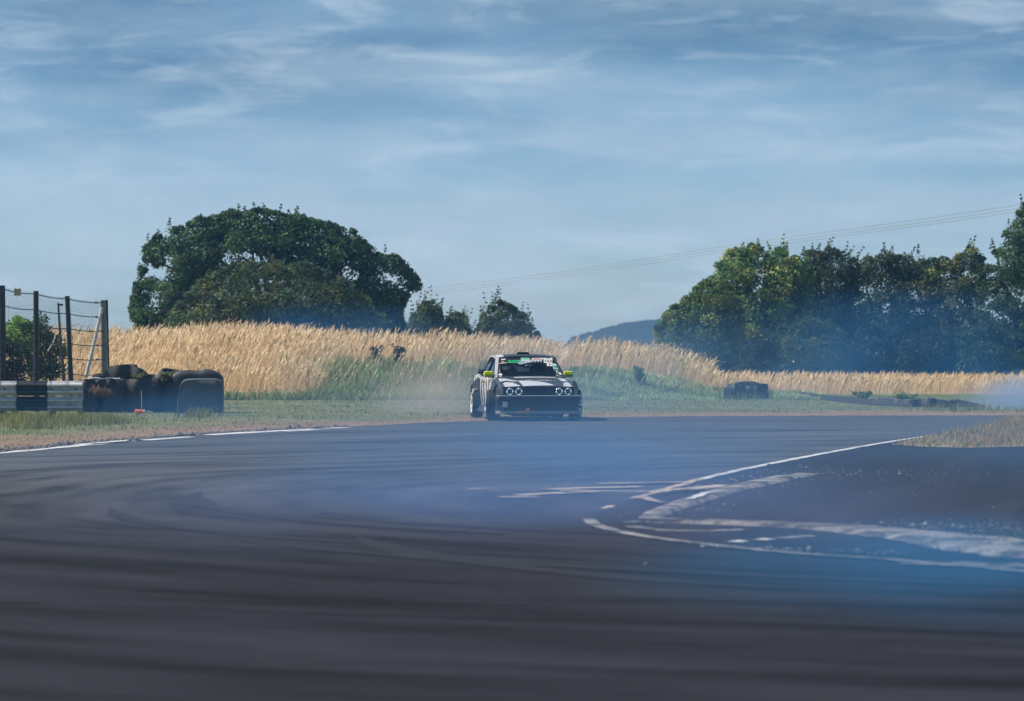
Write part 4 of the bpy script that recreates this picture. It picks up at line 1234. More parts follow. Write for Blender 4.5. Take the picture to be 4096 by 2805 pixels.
# cord clamps at the end post
for f_ in strand_f:
    a_ = t1.lerp(b1, f_ * .97 + .012) + Vector((-.16, -.06, 0))
    mb = MB(); mb.lathe([(-.035, 0), (-.03, .02), (.03, .022), (.045, 0)], 8, 'X', a_); mb.build('clamp', M['wire'], fence)
# square notice hung on the first bay
sg = prop(empty('notice_board', at(17.6, 292.2, 77.0)), 'small cream notice hanging on top wire of the catch fence', 'sign')
mb = MB(); mb.box((0, 0, 0), (.150, .012, .155)); mb.build('board', M['cream'], sg)
mb = MB(); r_ = random.Random(4)
for row in range(5):
    x_ = -.055
    while x_ < .05:
        w_ = r_.uniform(.010, .026)
        if r_.random() < .8:
            mb.box((x_ + w_ / 2, -.0075, .055 - row * .027), (w_, .003, .012))
        x_ += w_ + .007
mb.build('print', M['black'], sg)
for x_ in (-.05, .05):
    mb = MB(); mb.tube([(x_, 0, .078), (x_, 0, .10)], .005, 5); mb.build('tie', M['wire'], sg)
# spare thin posts behind the fence
sp_ = prop(empty('leaning_pole', at(64, 378, 84)), 'slim leaning pole with a small cross piece behind the catch fence', 'pole')
sp_.location.z = 0; SO = Vector(sp_.location)
mb = MB(); mb.tube([at(58.2, 303, 84) - SO, at(60.2, 335, 84) - SO, at(63.2, 372, 84) - SO, Vector((0.03, 0, -.1))], [.024, .03, .042, .044], 7); mb.build('shaft', M['wood_post'], sp_, smooth=50)
mb = MB(); mb.box(at(60.8, 304.8, 84) - SO, (.10, .03, .05)); mb.build('cross_piece', M['wood_post'], sp_)
mb = MB(); mb.tube([at(58.6, 327, 83.8) - SO, at(53, 343, 83.6) - SO, at(47.5, 351, 83.5) - SO], .017, 6); mb.build('brace', M['rust_white'], sp_, smooth=50)

# ------------------------------------------------------------------ right hand rubber walls
rw_ = prop(empty('low_tyre_wall', at(743, 398, 94)), 'short belted tyre wall with a pale end block at the right hand bank', 'tyre wall')
rw_.location.z = 0
belt_sheet('rubber_belt', rw_, 730, 757, 94, lambda u: 0.38 + .03 * math.sin(u * 6), M['belt'], 8, cols=12, rows=5)
for k, px in enumerate((739, 748, 757)):
    for j in range(2):
        loc = Vector(((px - 512) / F * 94.4, 94.45, .205 * j)) - rw_.location
        o = tyre_part(rw_, loc, (random.uniform(-.06, .06), random.uniform(-.06, .06), 0))
mb = MB(); mb.box(Vector(((727 - 512) / F * 94, 94.1, .15)) - rw_.location, (.20, .3, .34)); mb.build('end_block', M['concrete_post'], rw_)
mb = MB(); rings = []
for u in np.linspace(0, 1, 10):
    px = 731 + 36 * u; zt = np.interp(u, [0, .2, .6, .8, 1], [.40, .45, .46, .40, .14])
    x_ = (px - 512) / F * 95
    rings.append([Vector((x_, 94.25 + .03 * math.sin(u * 9), 0)) - rw_.location, Vector((x_, 94.3, zt)) - rw_.location, Vector((x_, 94.9, zt + .02)) - rw_.location, Vector((x_, 95.0, 0)) - rw_.location])
mb.loft(rings); mb.build('rubber_cover', M['belt'], rw_, smooth=40)

lw = prop(empty('low_rubber_wall', gd(870, 405)), 'long low wall of black rubber belting along the right hand verge', 'barrier')
LO = Vector(lw.location)
ctrl = [(772, 394.5, .07, .10), (795, 397.0, .14, .18), (822, 400, .16, .22), (845, 403, .15, .26), (870, 405.5, .19, .28), (905, 407, .20, .3), (940, 407.5, .21, .3), (960, 407.5, .18, .3), (985, 407.5, .06, .3)]
px_c = np.array([c_[0] for c_ in ctrl], float)
mbp, segs = [], 9
us = np.linspace(774, 985, 10 * segs + 1)
for s_i in range(10):
    mb = MB(); rings = []
    for q in us[s_i * segs:(s_i + 1) * segs + 1]:
        by = np.interp(q, px_c, [c_[1] for c_ in ctrl]); hh_ = np.interp(q, px_c, [c_[2] for c_ in ctrl]); th = np.interp(q, px_c, [c_[3] for c_ in ctrl])
        b_ = gd(q, by); b_.y += .05 * math.sin(q * .35)
        hh_ *= 1 + .10 * math.sin(q * .11 + s_i) + .10 * random.uniform(-1, 1)
        b_ -= LO
        gap = 0.0
        rings.append([b_ + Vector((0, 0, -.03)), b_ + Vector((0, .02, hh_ * .9)), b_ + Vector((0, .06, hh_)), b_ + Vector((0, th, hh_ * .97)), b_ + Vector((0, th + .04, -.03))])
    mb.loft(rings)
    mb.build('rubber_belt', M['belt'], lw, smooth=45)

# ------------------------------------------------------------------ the drift car
def car_paint():
    """dark grey paint with a wrap of ragged white zebra stripes along the sides"""
    m = bpy.data.materials.new('grey paint with white zebra wrap'); m.use_nodes = True
    t = m.node_tree; p = t.nodes['Principled BSDF']
    p.inputs['Roughness'].default_value = 0.32; p.inputs['Coat Weight'].default_value = 0.35; p.inputs['Coat Roughness'].default_value = 0.08
    tc = N(t, 'ShaderNodeTexCoord')
    sx = N(t, 'ShaderNodeSeparateXYZ'); L(t, tc.outputs['Object'], sx.inputs[0])
    nz = N(t, 'ShaderNodeTexNoise', i_Scale=2.4, i_Detail=3.0, i_Roughness=0.6); L(t, tc.outputs['Object'], nz.inputs['Vector'])
    mz = N(t, 'ShaderNodeMath', operation='MULTIPLY_ADD'); mz.inputs[1].default_value = -0.30; L(t, sx.outputs['Z'], mz.inputs[0]); L(t, sx.outputs['Y'], mz.inputs[2])
    ad = N(t, 'ShaderNodeMath', operation='MULTIPLY_ADD'); ad.inputs[1].default_value = 0.42; L(t, nz.outputs['Fac'], ad.inputs[0]); L(t, mz.outputs[0], ad.inputs[2])
    fr = N(t, 'ShaderNodeMath', operation='MULTIPLY'); fr.inputs[1].default_value = 2.5; L(t, ad.outputs[0], fr.inputs[0])
    sn = N(t, 'ShaderNodeMath', operation='FRACT'); L(t, fr.outputs[0], sn.inputs[0])
    # stripes thin out downwards
    th = N(t, 'ShaderNodeMath', operation='MULTIPLY_ADD'); th.inputs[1].default_value = 0.55; th.inputs[2].default_value = 0.12; L(t, sx.outputs['Z'], th.inputs[0])
    lt = N(t, 'ShaderNodeMath', operation='LESS_THAN'); L(t, sn.outputs[0], lt.inputs[0]); L(t, th.outputs[0], lt.inputs[1])
    # only on the door and quarter, not over the front wing
    v0 = N(t, 'ShaderNodeMath', operation='GREATER_THAN'); v0.inputs[1].default_value = 0.36; L(t, sx.outputs['Y'], v0.inputs[0])
    zt = N(t, 'ShaderNodeMath', operation='LESS_THAN'); zt.inputs[1].default_value = 0.90; L(t, sx.outputs['Z'], zt.inputs[0])
    a1 = N(t, 'ShaderNodeMath', operation='MULTIPLY'); L(t, lt.outputs[0], a1.inputs[0]); L(t, v0.outputs[0], a1.inputs[1])
    a2 = N(t, 'ShaderNodeMath', operation='MULTIPLY'); L(t, a1.outputs[0], a2.inputs[0]); L(t, zt.outputs[0], a2.inputs[1])
    mx = N(t, 'ShaderNodeMix', data_type='RGBA'); mx.inputs[6].default_value = (0.045, 0.052, 0.064, 1); mx.inputs[7].default_value = (0.66, 0.66, 0.68, 1)
    L(t, a2.outputs[0], mx.inputs[0]); L(t, mx.outputs[2], p.inputs['Base Color'])
    return m


C = {}
C['wrap'] = car_paint()
C['grey'] = mat('dark grey car paint', (0.024, 0.031, 0.043), 0.42, coat=0.12, var=0.12, vscale=3)
C['whitep'] = mat('white wrap film', (0.56, 0.56, 0.60), 0.40, coat=0.1, var=0.10, vscale=5)
C['lipgrey'] = mat('pale grey lip and highlight', (0.20, 0.215, 0.235), 0.5)
C['navy'] = mat('blue black flare plastic', (0.008, 0.020, 0.038), 0.7, spec=0.2)
C['dark'] = mat('black trim', (0.010, 0.011, 0.013), 0.45)
C['mesh'] = mat('black intake mesh', (0.006, 0.007, 0.009), 0.7)
C['yellow'] = mat('fluorescent yellow plastic', (0.90, 0.95, 0.02), 0.4, var=0.06)
C['mirror_lower'] = mat('dark yellow green mirror shell', (0.20, 0.24, 0.03), 0.5)
C['rim'] = mat('white wheel rim', (0.75, 0.75, 0.76), 0.35)
C['halo'] = mat('lit halo ring', (0.8, 0.9, 0.95), 0.3, emit=(0.75, 0.95, 1.0), estr=0.6)
C['lamp'] = mat('headlamp glass', (0.02, 0.035, 0.04), 0.08, spec=0.8)
C['orange'] = mat('orange webbing', (1.0, 0.30, 0.02), 0.6)
C['amber'] = mat('amber lettering', (0.80, 0.42, 0.10), 0.6)
C['green'] = mat('green sticker', (0.03, 0.55, 0.24), 0.45)
C['mint'] = mat('mint sticker', (0.33, 0.66, 0.52), 0.45)
C['pink'] = mat('pink sticker', (0.70, 0.42, 0.42), 0.45)
C['red'] = mat('red print', (0.55, 0.05, 0.06), 0.5)
C['tan'] = mat('tan sticker', (0.52, 0.42, 0.30), 0.5)
C['whites'] = mat('white sticker', (0.78, 0.77, 0.77), 0.45)
C['ink'] = mat('black print', (0.015, 0.015, 0.018), 0.5)
C['seat'] = mat('dark seat cloth', (0.025, 0.025, 0.03), 0.9)
C['cage'] = mat('roll cage tube', (0.10, 0.11, 0.12), 0.4)
C['tail'] = mat('red lamp lens', (0.30, 0.01, 0.01), 0.2)
gl = bpy.data.materials.new('tinted glass'); gl.use_nodes = True
t = gl.node_tree; t.nodes.remove(t.nodes['Principled BSDF'])
tr = N(t, 'ShaderNodeBsdfTransparent'); tr.inputs[0].default_value = (0.72, 0.78, 0.82, 1)
gs = N(t, 'ShaderNodeBsdfGlossy'); gs.inputs['Roughness'].default_value = 0.04; gs.inputs[0].default_value = (0.85, 0.92, 1, 1)
fz = N(t, 'ShaderNodeFresnel', i_IOR=1.35); mxs = N(t, 'ShaderNodeMixShader')
L(t, fz.outputs[0], mxs.inputs[0]); L(t, tr.outputs[0], mxs.inputs[1]); L(t, gs.outputs[0], mxs.inputs[2]); L(t, mxs.outputs[0], t.nodes['Material Output'].inputs['Surface'])
C['glass'] = gl

YAW = R(7.6)
car = prop(empty('drift_car', (0.445, 70.3, 0.006), YAW), 'grey and white striped drift car with yellow mirrors and four round halo headlights', 'car')

VST = [-.66, -.60, -.40, -.10, .25, .60, 1.2, 2.0, 2.75, 3.05, 3.40, 3.56, 3.62]
VTOP = [.665, .692, .725, .768, .815, .862, .872, .882, .892, .915, .91, .89, .84]
VW = [.715, .765, .806, .822, .825, .826, .828, .828, .826, .820, .805, .790, .765]


def vtop(v):
    return float(np.interp(v, VST, VTOP))


def vwid(v):
    return float(np.interp(v, VST, VW))


def hoodz(u, v):
    return vtop(v) + 0.030 * (1 - (u / vwid(v)) ** 2) - 0.02


rings = []
for v in VST:
    w_, tz = vwid(v), vtop(v)
    half = [(0.0, .17), (w_ - .10, .17), (w_ - .02, .23), (w_, .44), (w_ + .004, .58), (w_ - .002, min(.67, tz - .05)), (w_ - .018, tz - .060), (w_ - .050, tz - .028), (w_ - .11, hoodz(w_ - .11, v)), (w_ * .5, hoodz(w_ * .5, v)), (0.0, hoodz(0, v))]
    rings.append([Vector((-a_, v, z_)) for a_, z_ in half[:-1]] + [Vector((0, v, half[-1][1]))] + [Vector((a_, v, z_)) for a_, z_ in reversed(half[1:-1])])
mb = MB(); mb.loft(rings)
body = mb.build('body', C['wrap'], car, smooth=32)
# wheel openings cut out of the sides
mbc = MB()
for vx in (0.0, 2.57):
    for s_ in (-1, 1):
        ring = [(0.36 * math.cos(2 * math.pi * k / 28), 0.36 * math.sin(2 * math.pi * k / 28)) for k in range(28)]
        mbc.loft([[Vector((s_ * xx, vx + a_, .31 + b_)) for a_, b_ in ring] for xx in (.50, 1.2)])
cut = mbc.build('cutter', C['mesh'], car)
bmod = body.modifiers.new('cut', 'BOOLEAN'); bmod.object = cut; bmod.operation = 'DIFFERENCE'; bmod.solver = 'EXACT'
bpy.context.view_layer.update()
dg = bpy.context.evaluated_depsgraph_get()
me_new = bpy.data.meshes.new_from_object(body.evaluated_get(dg))
body.modifiers.clear(); body.data = me_new
if len(me_new.materials) == 0:
    me_new.materials.append(C['wrap'])
bpy.data.objects.remove(cut)

# hood: a separate panel just proud of the body, following its crown
HU = lambda v: vwid(v) - .115


def conform(poly, lift, step=0.12):
    """polygon in (u, v) draped over the hood"""
    bm = bmesh.new()
    f = bm.faces.new([bm.verts.new((a_, b_, 0)) for a_, b_ in poly])
    us_ = np.arange(-.84, .85, step); vs_ = np.arange(-.7, .7, step)
    for u_ in us_:
        bmesh.ops.bisect_plane(bm, geom=bm.verts[:] + bm.edges[:] + bm.faces[:], plane_co=(u_, 0, 0), plane_no=(1, 0, 0))
    for v_ in vs_:
        bmesh.ops.bisect_plane(bm, geom=bm.verts[:] + bm.edges[:] + bm.faces[:], plane_co=(0, v_, 0), plane_no=(0, 1, 0))
    for vv in bm.verts:
        vv.co.z = hoodz(vv.co.x, vv.co.y) + lift
    bmesh.ops.recalc_face_normals(bm, faces=bm.faces[:])
    for f in bm.faces:
        if f.normal.z < 0:
            f.normal_flip()
    me = bpy.data.meshes.new('panel'); bm.to_mesh(me); bm.free()
    return me


hp = [(-HU(v), v) for v in (-.645, -.4, -.1, .25, .58)] + [(HU(v), v) for v in (.58, .25, -.1, -.4, -.645)]
hood = link('hood', conform(hp, .009), C['grey'], car, smooth=40)
LD = .0125
decals = [
    ('cowl_stripe', [(-.34, .37), (.52, .40), (.50, .50), (-.36, .50)], 'white strip below the windscreen'),
    ('white_patch', [(-.31, -.63), (-.33, -.02), (-.16, -.03), (.10, -.16), (.24, -.36), (.34, -.60)], 'tapering white wrap patch at the hood nose'),
    ('white_patch', [(-.70, -.05), (-.68, .40), (-.55, .36), (-.40, .05), (-.30, -.06), (-.42, -.10), (-.56, .08)], 'ragged white wrap slash on the near side of the hood'),
    ('white_patch', [(-.67, -.62), (-.675, -.30), (-.60, -.12), (-.46, -.22), (-.44, -.35), (-.36, -.62)], 'white wrap patch above the near side headlights'),
    ('white_patch', [(.55, .0), (.52, .40), (.66, .34), (.69, .05), (.60, -.06)], 'white wrap patch by the far corner of the windscreen'),
    ('white_patch', [(.50, -.62), (.56, -.25), (.66, -.12), (.68, -.30), (.67, -.62)], 'white wrap patch above the far side headlights'),
]
for nm, poly, lab in decals:
    o = link(nm, conform(poly, LD), C['whitep'], hood); o['label'] = lab
# two rows of small lettering too fine to read: kept as rows of letter-sized marks
r_ = random.Random(9)


def letter_row(u0, u1, v, hgt, lift, place):
    mb = MB(); u = u0
    while u < u1:
        w_ = r_.uniform(.012, .030)
        if r_.random() < .86:
            p4 = [place(u, v - hgt / 2 * r_.uniform(.6, 1)), place(u + w_, v - hgt / 2 * r_.uniform(.6, 1)), place(u + w_, v + hgt / 2 * r_.uniform(.5, 1)), place(u, v + hgt / 2 * r_.uniform(.5, 1))]
            mb.add(p4, [(0, 1, 2, 3)])
        u += w_ + r_.uniform(.004, .012)
    return mb


o = letter_row(-.16, .42, -.0, .07, 0, lambda u, v: Vector((u, v, hoodz(u, v) + .0155))).build('lettering', C['whites'], hood); o['label'] = 'small white lettering across the hood'; o['kind'] = 'stuff'
o = letter_row(-.20, .32, .45, .06, 0, lambda u, v: Vector((u, v, hoodz(u, v) + .0165))).build('lettering', C['whites'], hood); o['label'] = 'white lettering on the strip below the windscreen'; o['kind'] = 'stuff'

# nose: black panel with four round lamps
NF = -.675
mb = MB(); mb.hexa([(-.70, NF, .525), (.70, NF, .525), (.70, -.60, .525), (-.70, -.60, .525)], [(-.70, NF + .01, .655), (.70, NF + .01, .655), (.70, -.60, .66), (-.70, -.60, .66)])
grille = mb.build('grille', C['dark'], car)
for k in range(6):
    mb = MB(); mb.box((0, NF - .004, .545 + k * .018), (.62, .012, .006)); mb.build('slat', C['dark'], grille)
for s_ in (-1, 1):
    mb = MB(); ring = []
    pts = [(s_ * .075 + a_ * .055, NF - .012, .590 + b_ * .055) for a_, b_ in [(-1, -.8), (-.8, -1), (.8, -1), (1, -.8), (1, .8), (.8, 1), (-.8, 1), (-1, .8), (-1, -.8)]]
    mb.tube(pts, .007, 6); mb.build('kidney_frame', C['dark'], grille, smooth=50)
for ux in (-.585, -.405, .405, .585):
    hl = prop(empty('headlight', (ux, NF, .592), 0, car))
    mb = MB(); mb.lathe([(0.01, 0), (-.020, 0.0), (-.018, .045), (-.010, .060), (0.01, .070)], 24, 'Y'); mb.build('lens', C['lamp'], hl, smooth=40)
    mb = MB(); mb.lathe([(-.018, .057), (-.026, .0585), (-.026, .0615), (-.018, .063)], 28, 'Y', closed=True); mb.build('halo', C['halo'], hl, smooth=40)
    for a_ in (0, 90, 180, 270):
        mb = MB(); ca, sa = math.cos(R(a_ + 8)) * .0605, math.sin(R(a_ + 8)) * .0605
        mb.lathe([(-.030, 0), (-.029, .010), (-.020, .012)], 8, 'Y', (ca, 0, sa)); mb.build('bulb', C['halo'], hl)
mb = MB()
mb.tube([(-.76, -.655, .668), (-.4, NF - .005, .668), (0, NF - .008, .670), (.4, NF - .005, .668), (.76, -.655, .668)], .012, 6); mb.build('nose_trim', C['dark'], car, smooth=50)
# wing corner beside the lamps, light line over the bumper
for s_ in (-1, 1):
    mb = MB(); mb.hexa([(s_ * .68, NF, .515), (s_ * .715, NF + .01, .515), (s_ * .812, -.48, .515), (s_ * .68, -.48, .515)], [(s_ * .68, NF + .008, .655), (s_ * .71, NF + .02, .65), (s_ * .806, -.48, .655), (s_ * .68, -.48, .665)])
    mb.build('wing_corner', C['grey'], car)

# front bumper: swept section with wrapped ends
def bumper_loft(prof, ends, m, name, y0):
    """prof: (depth, z) outline; ends: (u, sweep back, scale)"""
    rings = []
    for u_, back, sc in ends:
        rings.append([Vector((u_, y0 + back + d_ * sc, z_)) for d_, z_ in prof])
    mb = MB(); mb.loft(rings)
    return mb.build(name, m, car, smooth=35)


ENDS = [(-.858, .20, .6), (-.852, .09, .9), (-.81, .035, 1), (-.66, .012, 1), (-.3, 0, 1), (.3, 0, 1), (.66, .012, 1), (.81, .035, 1), (.852, .09, .9), (.858, .20, .6)]
bumper = bumper_loft([(0.0, .43), (-.012, .45), (-.012, .495), (0.0, .512), (.15, .518), (.15, .43)], ENDS, C['grey'], 'bumper', -.83)
bumper_loft([(0.025, .21), (0.018, .30), (0.02, .43), (.12, .43), (.12, .21)], ENDS, C['navy'], 'bumper_skirt', -.83)
lip = bumper_loft([(-.02, .145), (-.035, .152), (-.035, .165), (0.0, .21), (.12, .212), (.12, .145)], ENDS, C['lipgrey'], 'front_lip', -.83)
bumper_loft([(-.014, .497), (-.016, .503), (-.006, .511), (.02, .515), (.02, .497)], ENDS, C['lipgrey'], 'bumper_highlight', -.832)  # pale strip added as a painted highlight along the bumper's top edge
mb = MB(); mb.box((0.06, -.815, .325), (1.22, .012, .19)); it = mb.build('intake', C['mesh'], car)
for k in range(5):
    mb = MB(); mb.box((0.06, -.824, .25 + k * .038), (1.20, .010, .006)); mb.build('slat', C['dark'], it)
for s_ in (-1, 1):
    mb = MB(); mb.hexa([(s_ * .70, -.845, .205), (s_ * .80, -.80, .205), (s_ * .80, -.70, .205), (s_ * .70, -.72, .205)], [(s_ * .74, -.828, .30), (s_ * .80, -.79, .31), (s_ * .80, -.70, .31), (s_ * .74, -.72, .30)])
    mb.build('bumper_corner', C['grey'], car)
# pale streaks on the far bumper corner
for k, (uu, zz) in enumerate([(.825, .33), (.80, .235), (.832, .40)]):
    mb = MB(); mb.box((uu, -.80 + .07 * k * .3, zz), (.05, .05, .05)); mb.build('scuff_patch', C['whitep'], car)


def text_part(name, body_, size, m, parent_, loc, rot):
    cu = bpy.data.curves.new(name, 'FONT'); cu.body = body_; cu.size = size; cu.extrude = 0.0008; cu.align_x = 'CENTER'; cu.align_y = 'CENTER'
    to = bpy.data.objects.new('txt', cu); COL.objects.link(to)
    bpy.context.view_layer.update()
    me = bpy.data.meshes.new_from_object(to.evaluated_get(bpy.context.evaluated_depsgraph_get()))
    bpy.data.objects.remove(to)
    me.materials.clear()
    o = link(name, me, m, parent_)
    o.location = loc; o.rotation_euler = rot
    return o


st = MB().box((-.700, -.836, .335), (.095, .006, .105), Matrix.Rotation(R(6), 3, 'Y')).build('sticker', C['whites'], bumper); st['label'] = 'white square sticker on the bumper corner'
text_part('lettering', 'EDJ', .055, C['ink'], bumper, (-.700, -.841, .352), (R(90), R(6), 0))
mb = MB(); mb.box((-.70, -.841, .303), (.07, .003, .012)); mb.build('print_line', C['ink'], bumper)
for k, (uu, w_) in enumerate([(-.455, .03), (-.415, .028), (-.372, .036), (-.325, .03)]):
    mb = MB(); mb.box((uu, -.870, .185), (w_, .006, .038 - .004 * k)); mb.build('amber_mark', C['amber'], lip)
mb = MB(); mb.tube([(-.285, -.86, .185), (-.262, -.885, .215), (-.240, -.885, .25), (-.232, -.875, .265)], [.022, .034, .034, .018], 8); o = mb.build('tow_strap', C['orange'], bumper, smooth=50); o['label'] = 'bright orange tow strap'
mb = MB(); mb.box((.62, -.870, .175), (.12, .006, .012)); mb.build('reflector', C['tan'], lip)
# underbody seen below the lip
mb = MB(); mb.hexa([(-.5, -.6, .10), (.45, -.6, .10), (.45, 3.2, .12), (-.5, 3.2, .12)], [(-.6, -.6, .18), (.6, -.6, .18), (.6, 3.2, .18), (-.6, 3.2, .18)]); mb.build('underbody', C['mesh'], car)
mb = MB(); mb.tube([(-.45, 0, .13), (-.2, .05, .115), (.2, .05, .115), (.45, 0, .13)], .035, 8); mb.build('crossmember', C['mesh'], car, smooth=50)
mb = MB(); mb.hexa([(.13, -.3, .065), (.23, -.3, .065), (.23, -.1, .065), (.13, -.1, .065)], [(.08, -.3, .12), (.28, -.3, .12), (.28, -.1, .12), (.08, -.1, .12)]); mb.build('sump', C['mesh'], car)
mb = MB(); mb.tube([(-.7, 2.57, .30), (.7, 2.57, .30)], .05, 8); mb.lathe([(-.12, 0), (-.12, .11), (.12, .11), (.12, 0)], 12, 'X', (0, 2.57, .29)); mb.build('rear_axle', C['mesh'], car, smooth=50)

# greenhouse
WB, WT = 0.675, 0.545          # half widths of windscreen base and top
VB, VT = 0.60, 1.30
ZB, ZT = .868, 1.255
RT, RB = 2.22, 2.88
LB, LT = .765, .585            # side glass half widths: belt, roof
def wsp(s_, t_, off=0.0):
    """point on the windscreen: s across (-1..1), t from base (0) to top (1)"""
    hw = WB + (WT - WB) * t_
    bow = .045 * (1 - s_ * s_)
    p_ = Vector((s_ * hw, VB + (VT - VB) * t_ - bow, ZB + (ZT - ZB) * t_))
    nrm = Vector((0, -(ZT - ZB), VT - VB)).normalized()
    return p_ + nrm * off


rows = [[wsp(-1 + 2 * i / 14, j / 6) for i in range(15)] for j in range(7)]
mb = MB(); mb.loft(rows, closed=False, cap=False)
screen = mb.build('windscreen', C['glass'], car, smooth=60)
# rubber sun strip at the top of the glass
rows = [[wsp(-.97 + 1.94 * i / 12, t_, .002) for i in range(13)] for t_ in (.80, .985)]
MB().loft(rows, closed=False, cap=False).build('sun_strip', C['ink'], screen)


def ws_patch(name, pts, m, lab=None, off=.005, n_=3):
    """quad sticker given by corners in screen space of the glass (s, t)"""
    (a_, b_, c_, d_) = pts
    rows = []
    for j in range(2):
        row = []
        for i in range(n_ + 1):
            u = i / n_
            s1 = a_[0] + (b_[0] - a_[0]) * u; t1 = a_[1] + (b_[1] - a_[1]) * u
            s2 = d_[0] + (c_[0] - d_[0]) * u; t2 = d_[1] + (c_[1] - d_[1]) * u
            row.append(wsp(s1 + (s2 - s1) * j, t1 + (t2 - t1) * j, off))
        rows.append(row)
    o = MB().loft(rows, closed=False, cap=False).build(name, m, screen)
    if lab:
        o['label'] = lab
    return o


def WS(zx, zy):
    """windscreen coordinates of a point measured on the photograph's close-up"""
    t_ = 1 - (zy - 190) / (735 - 190)
    lx = 265 + (150 - 265) * (1 - t_); rx = 1655 + (1960 - 1655) * (1 - t_)
    return ((zx - lx) / (rx - lx) * 2 - 1, t_)


def wq(name, x0_, y0_, x1_, y1_, m, lab=None, off=.005, sk=0):
    return ws_patch(name, [WS(x0_, y0_), WS(x1_, y0_ + sk), WS(x1_, y1_ + sk), WS(x0_, y1_)], m, lab, off)


wq('sticker', 315, 240, 425, 268, C['whites'], 'small white dash sticker', sk=-8)
ws_patch('sticker', [WS(250, 355), WS(470, 325), WS(470, 350), WS(250, 380)], C['tan'], 'tan winged sticker')
ws_patch('sticker', [WS(310, 310), WS(385, 310), WS(360, 362), WS(335, 362)], C['tan'], 'tan emblem centre', .007)
wq('sticker', 500, 282, 812, 345, C['green'], 'bright green sponsor sticker', sk=-10)
for k in range(4):
    wq('print_mark', 540 + k * 62, 298, 585 + k * 62, 322, C['ink'], None, .008, sk=-8)
wq('sticker', 830, 198, 1065, 258, C['mint'], 'mint green sponsor sticker at the top centre')
for k in range(5):
    wq('print_mark', 862 + k * 38, 222, 888 + k * 38, 240, C['green'], None, .008)
wq('sticker', 1115, 192, 1290, 258, C['pink'], 'pale red framed sponsor sticker')
wq('print_mark', 1150, 205, 1275, 246, C['whites'], None, .008)
wq('print_mark', 1165, 216, 1262, 236, C['red'], None, .011)
wq('sticker', 1296, 192, 1435, 255, C['pink'], 'second pale red sponsor sticker')
for k in range(4):
    wq('print_mark', 1310 + k * 30, 206, 1326 + k * 30, 246, C['whites'], None, .008)
for k in range(9):
    wq('letter', 832 + k * 29, 268 - (k % 3) * 3, 855 + k * 29, 300, C['whites'], None, .006)
for k in range(8):
    wq('letter', 1112 + k * 35, 262, 1138 + k * 35, 292 + (k % 2) * 4, C['whites'], None, .006)
for k in range(6):
    wq('letter', 955 + k * 78, 306, 985 + k * 78, 330, C['whites'], None, .006)
plate = wq('sticker', 1436, 196, 1672, 348, C['whites'], 'white race number plate 323')
s0, t0_ = WS(1552, 298)
pp = wsp(s0, t0_, .009)
text_part('race_number', '323', .115, C['ink'], screen, pp, (math.atan2(ZT - ZB, VT - VB), 0, 0))
for k in range(3):
    wq('print_mark', 1500 + k * 40, 212, 1522 + k * 40, 228, C['ink'], None, .008)
wq('sticker', 1520, 356, 1668, 438, C['whites'], 'white sticker with a red mark')
wq('print_mark', 1572, 372, 1626, 408, C['red'], None, .008)
ws_patch('sticker', [WS(1662, 362), WS(1775, 372), WS(1815, 450), WS(1690, 440)], C['mint'], 'mint sticker down the far edge')
for k in range(3):
    wq('letter', 1698 + k * 48, 468 + k * 8, 1732 + k * 48, 520 + k * 8, C['mint'], None, .006)
ws_patch('sticker', [WS(1770, 545), WS(1790, 545), WS(1805, 650), WS(1780, 650)], C['mint'], 'narrow pale strip')
ws_patch('sticker', [WS(1822, 606), WS(1900, 622), WS(1930, 690), WS(1835, 664)], C['whites'], 'small white sticker at the far lower corner')
ws_patch('sticker', [WS(1770, 682), WS(1880, 700), WS(1880, 718), WS(1772, 712)], C['whites'], 'small white bar at the far lower corner')
cc_ = WS(243, 690)
ring = [(cc_[0] + .062 * math.cos(k * math.pi / 5), cc_[1] + .085 * math.sin(k * math.pi / 5)) for k in range(10)]
o = MB().add([wsp(a_, b_, .006) for a_, b_ in ring], [tuple(range(10))]).build('sticker', C['whites'], screen); o['label'] = 'round white sticker at the near lower corner'

# screen frame, pillars, roof
def bar(name, a_, b_, wx, wy, m, lab=None):
    a_, b_ = Vector(a_), Vector(b_)
    mb = MB()
    mb.hexa([a_ + Vector((dx * wx, dy * wy, 0)) for dx, dy in ((-1, -1), (1, -1), (1, 1), (-1, 1))], [b_ + Vector((dx * wx * .9, dy * wy * .9, 0)) for dx, dy in ((-1, -1), (1, -1), (1, 1), (-1, 1))])
    o = mb.build(name, m, car)
    if lab:
        o['label'] = lab
    return o


